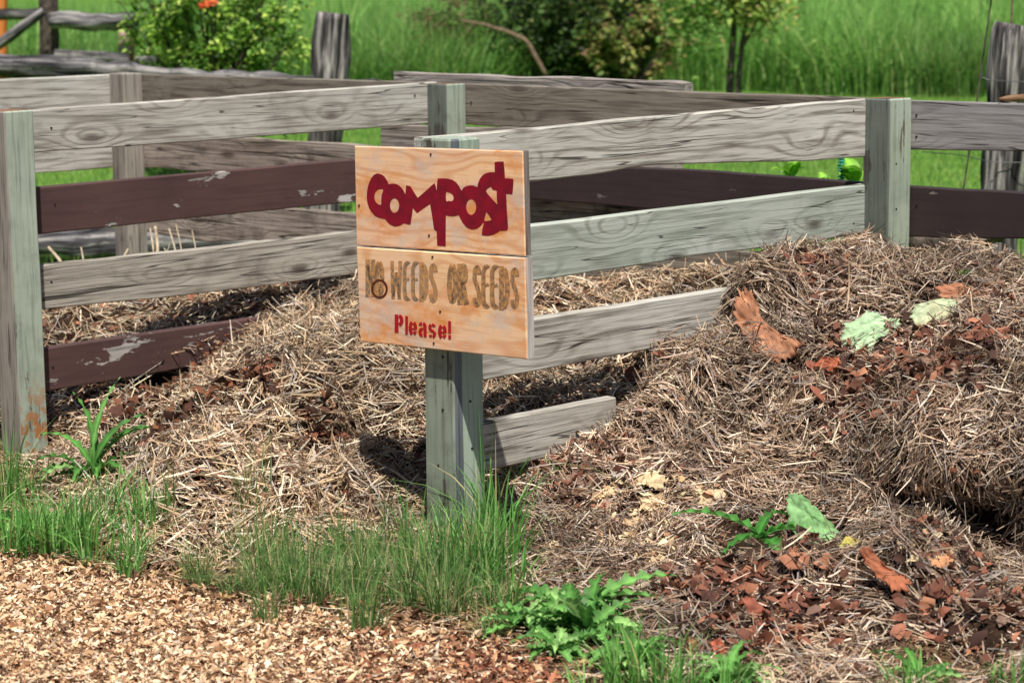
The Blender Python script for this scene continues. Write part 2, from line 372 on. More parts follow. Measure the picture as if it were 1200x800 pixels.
# smooth value noise for numpy arrays
_tab = rng.random((64, 64))
def vnoise(x, y, f, o=0):
    x = np.asarray(x)*f+o*7.3+100; y = np.asarray(y)*f+o*3.7+100
    xi = np.floor(x).astype(int); yi = np.floor(y).astype(int); fx = x-xi; fy = y-yi
    fx = fx*fx*(3-2*fx); fy = fy*fy*(3-2*fy); g = lambda a, b: _tab[a % 64, b % 64]
    return (g(xi, yi)*(1-fx)+g(xi+1, yi)*fx)*(1-fy)+(g(xi, yi+1)*(1-fx)+g(xi+1, yi+1)*fx)*fy
def fbm(x, y, f, o=0, n=3):
    s = 0; a = 1; t = 0
    for i in range(n): s = s+a*vnoise(x, y, f*2**i, o+i); t += a; a *= .5
    return s/t-.5

# ---------------------------------------------------------------- fence timber
def rail(parent, p0, nrm, pts, mat, thick=.034, label=None, name='rail', wob=.002, back=0.):
    """board whose front face lies in the wall plane through p0 (far side = nrm); pts = (px, ytop, ybottom)"""
    p0 = p0+nrm*back
    d = np.array([nrm[1], -nrm[0]])                      # rightwards along the wall
    tp = [on_wall(x, a, p0, nrm) for x, a, b in pts]; bt = [on_wall(x, b, p0, nrm) for x, a, b in pts]
    s = np.array([(q[:2]-p0)@d for q in tp]); zt = np.array([q[2] for q in tp]); zb = np.array([q[2] for q in bt])
    n = 36; ss = np.linspace(s[0], s[-1], n); mid = (s[0]+s[-1])/2
    a = np.interp(ss, s, zt); b = np.interp(ss, s, zb); zm = (a.mean()+b.mean())/2
    k = random.random()*50
    a = a+np.array([mnoise.noise((x*4, k, 0)) for x in ss])*wob; b = b+np.array([mnoise.noise((x*4, k+9, 0)) for x in ss])*wob*1.5
    c = .0035; V = []; F = []
    for i in range(n):
        t, bo = a[i]-zm, b[i]-zm; x = ss[i]-mid
        for y, z in ((c, t), (0, t-c), (0, bo+c), (c, bo), (thick-c, bo), (thick, bo+c), (thick, t-c), (thick-c, t)):
            V.append((x+random.uniform(-.001, .001)*(i in (0, n-1)), y+mnoise.noise((ss[i]*2, k+3, 0))*.003, z))
    for i in range(n-1):
        for j in range(8):
            F.append([i*8+j, i*8+(j+1) % 8, (i+1)*8+(j+1) % 8, (i+1)*8+j])
    F.append(list(range(7, -1, -1))); F.append([(n-1)*8+j for j in range(8)])
    F = [f[::-1] for f in F]
    ctr = p0+d*mid
    o = obj(name, V, F, mat, parent, Matrix.Translation((ctr[0], ctr[1], zm)) @ Matrix.Rotation(math.atan2(d[1], d[0]), 4, 'Z'))
    if label: o['label'] = label
    return o
def post(parent, c, H, mats, yaw=0., size=.098, label=None, base=-.25, lean=(0, 0)):
    h = size/2; c1 = .004; n = 14; V = []; F = []; mi = []
    prof = [(-h+c1, -h), (h-c1, -h), (h, -h+c1), (h, h-c1), (h-c1, h), (-h+c1, h), (-h, h-c1), (-h, -h+c1)]
    k = random.random()*60
    zs = list(np.linspace(base, H-.004, n))
    for i, z in enumerate(zs):
        for (x, y) in prof:
            V.append((x+mnoise.noise((k, z*5, x*9))*.0018+lean[0]*z, y+mnoise.noise((k+5, z*5, y*9))*.0018+lean[1]*z, z))
    for (x, y) in prof: V.append((x*.93+lean[0]*H, y*.93+lean[1]*H, H+mnoise.noise((x*40, y*40, k))*.003))
    for i in range(n):
        for j in range(8):
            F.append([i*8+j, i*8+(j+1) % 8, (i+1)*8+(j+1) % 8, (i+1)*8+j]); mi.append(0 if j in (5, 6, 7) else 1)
    F.append([n*8+j for j in range(8)]); mi.append(2); F.append(list(range(7, -1, -1))); mi.append(2)
    o = obj('post', V, F, mats, parent, Matrix.Translation((c[0], c[1], 0)) @ Matrix.Rotation(T+yaw, 4, 'Z'), mi=mi)
    if label: o['label'] = label
    return o
def disc(name, mat, parent, c, nrm, r, depth=.002, seg=10):
    """a nail head standing proud of a face; c world point, nrm outward unit vector"""
    nrm = Vector(nrm); q = nrm.to_track_quat('Z', 'Y').to_matrix().to_4x4(); V = []; F = []
    for z, rr in ((-.002, r), (depth*.3, r), (depth*.5, r*.6)):
        V += [(rr*math.cos(2*math.pi*i/seg), rr*math.sin(2*math.pi*i/seg), z) for i in range(seg)]
    for k in range(2): F += [[k*seg+i, k*seg+(i+1) % seg, (k+1)*seg+(i+1) % seg, (k+1)*seg+i] for i in range(seg)]
    F.append([2*seg+i for i in range(seg)])
    return obj(name, V, F, mat, parent, Matrix.Translation(Vector(c)) @ q)

bins = thing('compost_bin', (0.1, 6.6, 0), 'row of open compost bays fenced with weathered grey, green and brown boards on square posts', 'compost bin')
H = .951; HS = .045
def corner(p, s=HS): return p-(ua+ub)*s
pc = post(bins, corner(PC, .05), H-.005, [M['post_green_worn_shade'], M['post_green_strip'], M['post_green']], size=.1, label='pale green front post that carries the sign')
pd_ = post(bins, corner(PD), H+.008, [M['post_worn_shade'], M['post_green'], M['end_grain']], yaw=R(-6), label='green post with a dark weathered left face and bare top')
pa = post(bins, corner(PA)+ua*.0, H+.0, [M['post_bare'], M['post_green_foot'], M['end_grain']], label='pale green post with one bare grey face, at the far left', lean=(.0, .008))
pb = post(bins, corner(PB), H+.005, [M['post_worn_shade'], M['post_green'], M['end_grain']], size=.094, label='back post between two bays, green paint half gone')
pe = post(bins, corner(PE), H+.002, [M['post_bare'], M['post_bare_pale'], M['post_bare_pale']], size=.092, label='unpainted grey back post')
# divider C-D
rail(bins, PC, ub, [(497, 161, 231), (565, 156.5, 222), (620, 151, 213), (700, 143, 204), (740, 138.5, 197), (760, 137, 194), (800, 134, 193), (900, 125.5, 190), (960, 120.5, 188), (1030, 115, 183)], M['rail_warm'], label='wavy edged grey top board with swirling grain')
rail(bins, PC, ub, [(500, 281, 348), (622, 264, 329), (800, 243, 302), (1010, 217, 276), (1030, 214, 273)], M['rail_green'], label='grey green board with knots')
rail(bins, PC, ub, [(522, 388.6, 454.6), (567, 381.5, 446), (626, 373.5, 436), (800, 347, 402), (1000, 316, 368)], M['rail_grey'], label='grey board sinking into the straw')
rail(bins, PC, ub, [(522, 504, 562), (567, 495, 552), (722, 465, 520)], M['rail_grey'], label='short lowest grey board ending in the straw')
# divider A-B
rail(bins, PA, ub, [(-20, 134, 185), (45, 128.5, 179), (270, 113, 163), (497, 97, 145), (512, 96, 144)], M['rail_grey'], label='pale grey top board')
rail(bins, PA, ub, [(-20, 225, 280), (47, 219.5, 275), (230, 203, 255), (415, 187, 237), (512, 179, 228)], M['brown_paint'], label='brown painted board with chipped spots')
rail(bins, PA, ub, [(-20, 319, 371), (48, 312, 363), (160, 299, 352), (290, 286, 338), (400, 272, 323), (512, 259, 308)], M['rail_cracked'], label='cracked grey board with dark knots', wob=.006)
rail(bins, PA, ub, [(-20, 417, 470), (48, 409, 460), (170, 391, 440), (283, 374.5, 418), (420, 356, 400)], M['brown_paint'], label='lowest brown painted board, half buried in straw')
# back wall B-D and on to the right
rail(bins, PD, ua, [(525, 98, 145), (541, 98.2, 145.5), (800, 107.3, 160), (1022, 115.3, 172)], M['rail_inner'], label='dark weathered top board of the back wall')
rail(bins, PD, ua, [(525, 188, 230), (622, 192, 233), (800, 198.5, 248), (1010, 213.5, 266), (1022, 214, 267)], M['brown_dark'], label='dark brown board of the back wall')
rail(bins, PD, ua, [(525, 272, 316), (700, 284, 332), (850, 293, 343), (1022, 307, 360)], M['rail_inner'])
rail(bins, PD, ua, [(1025, 116.8, 174.3), (1063, 118, 175.5), (1200, 122, 178), (1330, 127, 186)], M['rail_mauve'], label='mauve grey top board right of the post')
rail(bins, PD, ua, [(1025, 216, 275), (1063, 218, 277), (1200, 226.5, 281), (1330, 236, 293)], M['brown_dark'], label='dark brown board right of the post', wob=.005)
# back wall E-B and left divider of the left bay
rail(bins, PD, ua, [(160, 87, 130), (175, 87.5, 130), (400, 93.5, 138), (515, 97.5, 143)], M['rail_inner'])
rail(bins, PD, ua, [(165, 162, 197), (230, 161.5, 200), (290, 162, 204), (415, 170, 213), (515, 178, 220)], M['rail_rough'], wob=.01, label='rough board with bark and knots')
rail(bins, PD, ua, [(165, 243, 270), (230, 246, 282), (330, 243, 283), (415, 250, 287), (515, 258, 296)], M['rail_rough'], wob=.012, label='rough board with bark and knots')
rail(bins, PE, ub, [(-60, 98.5, 142), (0, 93.5, 136), (138, 87, 127), (150, 86, 126)], M['rail_warm'], label='grey top board at the far left')
rail(bins, PE, ub, [(-60, 184, 212), (45, 176, 203), (138, 172, 196), (150, 171, 195)], M['rail_grey'])
# nails on the posts
def nailpx(px, py, p0, n, parent, r=.0032, mat='nail', name='nail'):
    q = on_wall(px, py, p0, n); return disc(name, M[mat], parent, q-np.array([n[0], n[1], 0])*.001, (-n[0], -n[1], 0), r)
cf = corner(PC, .05)-ua*.05
for q in ((519, 418), (519, 480), (520, 590), (514, 545)): nailpx(*q, cf, ua, pc)
cr_ = corner(PC, .05)-ub*.05
for q in ((551, 470), (553, 525)): nailpx(*q, cr_, ub, pc)
dr_ = corner(PD)-ub*.046
for q in ((1050, 192), (1036+14, 245)): nailpx(*q, dr_, ub, pd_)
for q, p0, n_ in (((60, 150), PA, ub), ((64, 240), PA, ub), ((60, 330), PA, ub), ((62, 430), PA, ub), ((486, 112), PA, ub), ((1000, 130), PC, ub), ((1000, 262), PC, ub), ((1074, 135), PD, ua), ((1074, 160), PD, ua), ((1074, 240), PD, ua), ((552, 120), PD, ua)):
    nailpx(*q, p0, n_, bins)

# old weathered planks stacked on edge behind the back wall
ob = thing('board_screen', (0.5, 7.9, 0), 'old weathered grey planks standing behind the back wall of the bins', 'board screen')
pw = PD+ua*.16
rail(ob, pw, ua, [(461, 84.5, 128), (600, 89, 135), (740, 94.5, 140), (790, 96, 141), (802, 98.5, 140)], M['rail_old'], .045, 'top plank, pale grey with a broken end', 'plank', .008)
rail(ob, pw, ua, [(446, 146, 190), (600, 150, 200), (790, 162, 210)], M['rail_old'], .045, None, 'plank', .008)
rail(ob, pw, ua, [(450, 226, 268), (622, 232, 276), (760, 242, 288), (800, 246, 292)], M['rail_rough'], .045, None, 'plank', .01)
for px in (505, 720):
    q = on_wall(px, 120, pw+ua*.05, ua)
    V = [(x, y, z) for z in (-.1, .86) for x, y in ((-.03, -.02), (.03, -.02), (.03, .02), (-.03, .02))]
    obj('stake', V, [[0, 1, 5, 4], [1, 2, 6, 5], [2, 3, 7, 6], [3, 0, 4, 7], [4, 5, 6, 7], [3, 2, 1, 0]], M['post_bare'], ob, Matrix.Translation((q[0]+ua[0]*.03, q[1]+ua[1]*.03, 0)) @ Matrix.Rotation(T, 4, 'Z'))

# ---------------------------------------------------------------- the sign
sg0 = cf-ua*.001
def on_sign(px, py, off=0.): return on_wall(px, py, sg0-ua*off, ua)
def sign_board(name, q, thick, mats, label):
    P = [on_sign(x, y, thick) for x, y in q]            # TL TR BR BL on the front face
    ctr = sum(P)/4; bk = np.array([ua[0], ua[1], 0])*thick; d3 = np.array([-ub[0], -ub[1], 0])
    ins = .0025; V = []
    zv = np.array([0, 0, 1.])
    sgn = [(1, -1), (-1, -1), (-1, 1), (1, 1)]
    for p_, (sx, sz) in zip(P, sgn): V.append(p_+d3*sx*ins+zv*sz*ins-ctr)
    for p_ in P: V.append(p_+bk*.12-ctr)
    for p_ in P: V.append(p_+bk-ctr)
    F = [[3, 2, 1, 0]]; mi = [0]
    for i in range(4):
        j = (i+1) % 4
        F.append([i, j, 4+j, 4+i]); mi.append(0); F.append([4+i, 4+j, 8+j, 8+i]); mi.append(1)
    F.append([8, 9, 10, 11]); mi.append(1)
    o = obj(name, V, F, mats, sign, Matrix.Translation(Vector(ctr)), mi=mi); o['label'] = label; return o
q0 = on_sign(515, 400); sign = thing('wooden_sign', (q0[0], q0[1], .5), 'two board wooden sign with dark red lettering, fixed to the front post', 'sign')
ub_ = sign_board('upper_board', [(415, 171), (612.5, 177), (615.5, 300), (417.5, 287.3)], .019, [M['board_a'], M['board_edge_dark']], 'upper sign board of fresh orange pine')
lb_ = sign_board('lower_board', [(417.5, 289.3), (615, 302.3), (617.5, 421), (422, 400)], .025, [M['board_b'], M['board_edge']], 'lower sign board with faded letters')

def flat_shape(name, loops, off, mat, parent, thick=.0008):
    """filled outline (image points of loops; holes by even-odd rule) as a thin coat on the sign face"""
    cu = bpy.data.curves.new(name, 'CURVE'); cu.dimensions = '2D'; cu.fill_mode = 'BOTH'; cu.extrude = thick/2
    pts = [[on_sign(x, y, off) for x, y in lp] for lp in loops]
    o0 = pts[0][0].copy(); d = -ub
    for lp in pts:
        sp = cu.splines.new('POLY'); sp.points.add(len(lp)-1); sp.use_cyclic_u = True
        for k, q in enumerate(lp): sp.points[k].co = ((q[:2]-o0[:2])@d, q[2]-o0[2], 0, 1)
    tmp = bpy.data.objects.new('tmp', cu); sc.collection.objects.link(tmp)
    dg = bpy.context.evaluated_depsgraph_get(); dg.update()
    me = bpy.data.meshes.new_from_object(tmp.evaluated_get(dg)); bpy.data.objects.remove(tmp)
    me.name = name; me.materials.clear(); me.materials.append(mat)
    o = bpy.data.objects.new(name, me)
    ang = math.atan2(d[1], d[0])
    return link(o, parent, Matrix.Translation(Vector(o0)) @ Matrix.Rotation(ang, 4, 'Z') @ Matrix.Rotation(math.pi/2, 4, 'X'))
def crm(pts, k=4):
    """closed Catmull-Rom through the points"""
    P = np.array(pts, float); n = len(P); out = []
    for i in range(n):
        a, b, c, d = P[i-1], P[i], P[(i+1) % n], P[(i+2) % n]
        for t in np.arange(k)/k:
            out.append(.5*((2*b)+(-a+c)*t+(2*a-5*b+4*c-d)*t*t+(-a+3*b-3*c+d)*t**3))
    return out
def ell(cx, cy, rx, ry, n=28, rot=0.):
    o = []
    for i in range(n):
        t = 2*math.pi*i/n; x = rx*math.cos(t); y = ry*math.sin(t)
        o.append((cx+x*math.cos(rot)-y*math.sin(rot), cy+x*math.sin(rot)+y*math.cos(rot)))
    return o
def cv(l, ox=430, oy=180, s=6.316): return [(ox+x/s, oy+y/s) for x, y in l]
outer = [(75, 147), (95, 150), (113, 157), (130, 171), (143, 190), (153, 208), (161, 228), (178, 223), (197, 222), (218, 226), (238, 236), (255, 252), (270, 272), (284, 302), (288, 268), (291, 235), (306, 238), (322, 242), (348, 285), (376, 328), (440, 272), (500, 218), (509, 245), (517, 278), (519, 230), (523, 185), (560, 183), (600, 186), (632, 194), (660, 212), (680, 238), (693, 262), (700, 276), (716, 252), (738, 240), (762, 235), (788, 236), (806, 243), (818, 250), (822, 224), (832, 196), (846, 173), (866, 153), (890, 142), (915, 137), (946, 138), (946, 100), (945, 64), (970, 59), (1012, 60), (1018, 120), (1022, 183), (1050, 183), (1085, 189), (1083, 240), (1077, 302), (1052, 299), (1030, 299), (1036, 420), (1045, 545), (1040, 568), (1015, 570), (985, 570), (965, 584), (938, 598), (905, 607), (875, 607), (850, 602), (855, 560), (866, 512), (861, 508), (848, 528), (832, 544), (808, 557), (782, 561), (757, 556), (733, 540), (712, 515), (695, 486), (681, 454), (662, 459), (640, 463), (610, 461), (584, 456), (583, 570), (583, 687), (552, 684), (521, 680), (518, 625), (516, 572), (505, 568), (497, 558), (484, 465), (468, 373), (420, 405), (372, 440), (356, 422), (341, 400), (333, 460), (322, 526), (297, 521), (273, 515), (255, 528), (232, 536), (208, 539), (184, 531), (163, 517), (147, 500), (136, 484), (115, 480), (88, 474), (60, 460), (36, 434), (17, 403), (5, 365), (-1, 325), (1, 285), (7, 250), (17, 213), (31, 184), (52, 158)]
holes = [crm([(123, 268), (103, 263), (80, 268), (62, 288), (55, 322), (62, 352), (80, 372), (105, 380), (106, 350), (110, 305)], 2), ell(205, 384, 34, 54), crm([(586, 288), (606, 287), (628, 296), (641, 318), (640, 340), (628, 352), (605, 350), (587, 350)], 3), ell(772, 395, 37, 58), [(880, 278), (893, 258), (916, 245), (928, 258), (930, 268), (961, 273), (962, 325), (966, 378), (930, 340), (895, 300)], [(884, 432), (902, 452), (925, 490), (905, 497), (870, 500), (873, 470)]]
flat_shape('red_word', [cv(outer)]+[cv(h) for h in holes], .0192, M['red'], ub_)

def stroke(pts, w):
    """polyline to outline polygon with flat ends"""
    P = np.array(pts, float); n = len(P); Ls = []; Rs = []
    for i in range(n):
        t = P[min(i+1, n-1)]-P[max(i-1, 0)]; t = t/np.linalg.norm(t); m = np.array([-t[1], t[0]])*w/2
        Ls.append(P[i]+m); Rs.append(P[i]-m)
    return Ls+Rs[::-1]
def arc(cx, cy, rx, ry, a0, a1, n=12): return [(cx+rx*math.cos(R(a0+(a1-a0)*i/n)), cy-ry*math.sin(R(a0+(a1-a0)*i/n))) for i in range(n+1)]
# stencilled word: each stroke is given in a 0..1 box of its letter
def letter_strokes(ch):
    # (polyline in unit box y down, width)
    if ch == 'P': return [([(.16, 0), (.16, 1)], .3), (arc(.44, .30, .34, .25, 84, -84), .27)]
    if ch == 'l': return [([(.5, 0), (.5, 1)], .8)]
    if ch == 'e': return [(arc(.44, .5, .30, .42, 100, 262), .28), (arc(.54, .5, .30, .42, 76, 2), .28), ([(.36, .53), (.97, .53)], .14), (arc(.54, .5, .30, .42, -74, -28), .26)]
    if ch == 'a': return [(arc(.42, .28, .28, .22, 165, 98), .24), (arc(.48, .30, .30, .24, 78, 0)+[(.79, 1.)], .26), (arc(.42, .70, .28, .23, 70, 278), .25)]
    if ch == 's': return [(arc(.5, .28, .30, .21, 25, 98), .25), (arc(.46, .28, .30, .21, 112, 235)+[(.70, .58)], .25), (arc(.5, .72, .30, .21, 40, -84), .25), (arc(.46, .72, .30, .21, -98, -155), .25)]
    if ch == '!': return [([(.5, 0), (.5, .68)], .8), ([(.5, .78), (.5, 1)], .8)]
let = [('P', 297, 357, 515, 644), ('l', 368, 390, 524, 656), ('e', 398, 452, 562, 662), ('a', 468, 524, 570, 672), ('s', 538, 592, 580, 680), ('e', 610, 665, 588, 688), ('!', 678, 700, 560, 690)]
loops = []
for ch, x0, x1, y0, y1 in let:
    for pl, w in letter_strokes(ch):
        sx = x1-x0; P = [(x0+u*sx, y0+v*(y1-y0)) for u, v in pl]
        wpx = w*sx*(1.5 if ch not in 'l!' else 1.1)
        loops.append([(415+x/6.15, 285+(y+.115*(x-(x0+x1)/2))/6.15) for x, y in stroke(P, wpx)])
pw_ = thing_loops = None
for k, lp in enumerate(loops):
    pass
def joined_flat(name, loops, off, mat, parent, thick=.0008):
    # overlapping strokes: fan each outline as prisms in one mesh
    V = []; F = []; o0 = on_sign(*loops[0][0], off); d = -ub
    for lp in loops:
        q = [on_sign(x, y, off) for x, y in lp]; b = len(V); n = len(q); m = n//2
        for z in (0, thick):
            V += [((p[:2]-o0[:2])@d, p[2]-o0[2], z) for p in q]
        for i in range(m-1):
            j, k = n-1-i, n-2-i
            F.append([b+n+i, b+n+i+1, b+n+k, b+n+j])
        for i in range(n): F.append([b+i, b+(i+1) % n, b+n+(i+1) % n, b+n+i])
    return obj(name, V, F, mat, parent, Matrix.Translation(Vector(o0)) @ Matrix.Rotation(math.atan2(d[1], d[0]), 4, 'Z') @ Matrix.Rotation(math.pi/2, 4, 'X'))
joined_flat('stencilled_word', loops, .0252, M['stencil_red'], lb_)

def tall(ch):
    w = .52
    return {'N': [([(.2, 0), (.2, 1)], w), ([(.2, .15), (.8, .85)], w*.7), ([(.8, 0), (.8, 1)], w)],
            'O': [(arc(.5, .5, .31, .44, 90, 450, 26), w)],
            'W': [([(.14, 0), (.24, 1)], .3), ([(.26, .95), (.5, .3)], .24), ([(.5, .3), (.74, .95)], .24), ([(.76, 1), (.86, 0)], .3)],
            'E': [(arc(.62, .25, .40, .22, 60, 180, 8)+arc(.62, .75, .40, .22, 180, 300, 8), w), ([(.4, .47), (.85, .45)], .17*2)],
            'D': [([(.2, 0), (.2, 1)], w), (arc(.3, .5, .5, .45, 80, -80, 14), w)],
            'R': [([(.2, 0), (.2, 1)], w), (arc(.42, .25, .36, .21, 90, -90, 10), w), ([(.45, .46), (.85, 1)], w)],
            'S': [(arc(.5, .26, .3, .21, 10, 200, 10)+[(.5, .5)]+arc(.5, .74, .3, .21, 20, -170, 10), w)]}[ch]
words = [('N', 86, 150, 118, 385, 'a', 'scorch_grey'), ('O', 152, 214, 122, 392, 'a', 'scorch'), ('W', 262, 346, 128, 400, 'a', 'scorch_grey'), ('E', 352, 406, 132, 408, 'a', 'scorch_grey'), ('E', 412, 468, 134, 410, 'a', 'scorch_grey'), ('D', 474, 534, 138, 418, 'a', 'scorch_faint'), ('S', 542, 600, 143, 428, 'a', 'scorch_faint'),
         ('O', 60, 130, 148, 434, 'b', 'scorch'), ('R', 134, 206, 148, 440, 'b', 'scorch'), ('S', 242, 300, 155, 460, 'b', 'scorch'), ('E', 304, 364, 158, 464, 'b', 'scorch'), ('E', 366, 430, 160, 468, 'b', 'scorch'), ('D', 434, 504, 165, 480, 'b', 'scorch'), ('S', 514, 572, 172, 472, 'b', 'scorch')]
for ch, x0, x1, y0, y1, cr, mt in words:
    ox = 415 if cr == 'a' else 515; lps = []
    for pl, w in tall(ch):
        sx = x1-x0
        lps.append([(ox+x/6.15, 285+y/6.15) for x, y in stroke([(x0+u*sx, y0+v*(y1-y0)) for u, v in pl], w*sx)])
    joined_flat('letter', lps, .0252, M[mt], lb_, .0005)
kn = [(415+x/6.15, 285+y/6.15) for x, y in stroke(arc(184, 328, 52, 62, 0, 360, 30), 13)]
joined_flat('knot_ring', [kn], .0254, M['knot'], lb_, .0008)
for q, o_b, off in (((505, 181), ub_, .019), ((503, 276), ub_, .019), ((507, 301), lb_, .025), ((516, 365), lb_, .025), ((508.5, 402), lb_, .025), ((421, 241), ub_, .019)):
    nailpx(*q, sg0-ua*off, ua, o_b, .0028, name='screw')

# ---------------------------------------------------------------- compost heaps
class Heap:
    def __init__(s, ctrl, u0, u1, v0, v1, seed, lip=False, rough=.03):
        P = []
        for c in ctrl:
            if c[0] == 'p':
                q = on_z(c[1], c[2], c[3]); u, v = xy2uv(q[0], q[1]); P.append((u, v, c[3]))
            else: P.append(c)
        s.P = np.array(P, float); n = len(P)
        d = np.linalg.norm(s.P[:, None, :2]-s.P[None, :, :2], axis=2)
        A = np.zeros((n+3, n+3)); A[:n, :n] = s.phi(d)+np.eye(n)*.004; A[:n, n] = 1; A[:n, n+1:] = s.P[:, :2]; A[n:, :n] = A[:n, n:].T
        s.w = np.linalg.solve(A, np.concatenate([s.P[:, 2], [0, 0, 0]]))
        s.b = (u0, u1, v0, v1); s.seed = seed; s.lip = lip; s.rough = rough; s.dents = []
        rr_ = np.random.default_rng(seed*7+1); m = int((u1-u0)*(v1-v0)*26)
        s.cl = np.stack([rr_.uniform(u0, u1, m), rr_.uniform(v0, v1, m), rr_.uniform(.035, .11, m), rr_.uniform(.012, .045, m)*rr_.choice([1, 1, -1], m), rr_.uniform(0, 3.14, m), rr_.uniform(.5, 1., m)], 1)
    def phi(s, d): return np.where(d > 1e-9, d*d*np.log(np.maximum(d, 1e-9)), 0)
    def h0(s, u, v):
        n = len(s.P); d = np.sqrt((u[..., None]-s.P[:, 0])**2+(v[..., None]-s.P[:, 1])**2)
        return s.phi(d)@s.w[:n]+s.w[n]+s.w[n+1]*u+s.w[n+2]*v
    def h(s, u, v):
        u = np.asarray(u, float); v = np.asarray(v, float)
        z = s.h0(u, v); k = s.rough
        z = z+np.clip(z+.03, 0, .12)/.12*(fbm(u, v, 3.2, s.seed)*2.2*k+(.25-np.abs(fbm(u, v, 6., s.seed+2)))*1.9*k+(.2-np.abs(fbm(u, v, 15., s.seed+4)))*1.1*k+fbm(u, v, 30., s.seed+5, 2)*.6*k)
        z = z-np.clip(z+.03, 0, .12)/.12*.62*k
        zc = np.clip(z/.07, 0, 1)
        for cu, cv_, cr_, ch_, ca, ce in s.cl:
            k_ = (np.abs(u-cu) < .25) & (np.abs(v-cv_) < .25)
            if not k_.any(): continue
            a_ = (u[k_]-cu)*math.cos(ca)+(v[k_]-cv_)*math.sin(ca); b_ = (-(u[k_]-cu)*math.sin(ca)+(v[k_]-cv_)*math.cos(ca))/ce
            z[k_] += zc[k_]*ch_*np.exp(-((a_*a_+b_*b_)/cr_**2)**2)
        if s.lip:
            X, Y = uv2xy(u, v); ye = np.interp(X, [.74, .84, .94, 1.11, 1.3], [5.2, 5.14, 5.07, 4.97, 4.9])+.03*np.sin(X*31)
            q_ = np.clip((Y-ye)/.24, 0, 1); mk = np.clip((X-.82)/.2, 0, 1)
            fl_ = mk*np.clip((ye+.01-Y)/.02, 0, 1); z = z*(1-fl_)+fl_*np.minimum(z, .03+.25*np.maximum(z-.03, 0)*(z < .08))
            z = z+mk*np.maximum(0, (.03+.31*q_**.42+.10*np.clip(Y-ye-.24, 0, .5))*(q_ > 0)-z+.05*fbm(X, Y, 9., 3)*(q_ > .1))
        for (du_, dv_, r_, dp_) in s.dents: z = z-dp_*np.exp(-((u-du_)**2+(v-dv_)**2)/r_**2)
        return z
    def grid(s, step=.014):
        u = np.arange(s.b[0], s.b[1]+step, step); v = np.arange(s.b[2], s.b[3]+step, step)
        U, Vv = np.meshgrid(u, v, indexing='ij'); Z = s.h(U, Vv); X, Y = uv2xy(U, Vv)
        if s.lip:      # the bale-like right end is undercut
            ye = np.interp(X, [.74, .84, .94, 1.11, 1.3], [5.2, 5.14, 5.07, 4.97, 4.9]); mk = np.clip((X-.83)/.1, 0, 1)*np.exp(-((Z-.085)/.07)**2)*np.clip((Y-ye+.02)/.02, 0, 1)*np.clip((ye+.25-Y)/.1, 0, 1)
            Y = Y+mk*.30; s.rec = mk
        else: s.rec = np.zeros_like(X)
        s.U, s.Vv, s.X, s.Y, s.Z = U, Vv, X, Y, Z
        P = np.stack([X, Y, Z], -1); du = np.gradient(P, axis=0); dv = np.gradient(P, axis=1)
        nn = np.cross(du, dv); s.area = np.linalg.norm(nn, axis=-1); s.N = unit(nn); s.Pt = P
        return P
    def mesh(s, parent, mat):
        P = s.grid(); a, b = P.shape[:2]; idx = np.arange(a*b).reshape(a, b)
        F = np.stack([idx[:-1, :-1], idx[1:, :-1], idx[1:, 1:], idx[:-1, 1:]], -1).reshape(-1, 4)
        zz = P[..., 2].reshape(-1); F = F[zz[F].max(axis=1) > -.015]
        return obj('mound', P.reshape(-1, 3), F, mat, parent, smooth=True)
    def sample(s, n, wfun=None):
        w = s.area*(s.Z > -.004)*(1-.93*s.rec)
        if wfun is not None: w = w*wfun(s.U, s.Vv, s.Z, s.X, s.Y)
        w = w.ravel()/w.sum(); i = rng.choice(len(w), n, p=w)
        return s.Pt.reshape(-1, 3)[i]+rng.uniform(-.008, .008, (n, 3))*[1, 1, .2], s.N.reshape(-1, 3)[i]
heaps = []
def hit(px, py):
    r = ray(px, py); k = np.arange(3.8, 9.5, .006); x, y, z = r[0]*k, r[1]*k, CH+r[2]*k
    m = (z < .75) & (z > -.1); x, y, z = x[m], y[m], z[m]; u, v = xy2uv(x, y); hz = np.zeros_like(u)
    for hp in heaps:
        b = hp.b; i = (u >= b[0]) & (u <= b[1]) & (v >= b[2]) & (v <= b[3])
        if i.any(): hz[i] = np.maximum(hz[i], hp.h(u[i], v[i]))
    w = np.nonzero(z <= hz+.003)[0]
    return np.array([x[w[0]], y[w[0]], hz[w[0]]]) if len(w) else on_z(px, py)
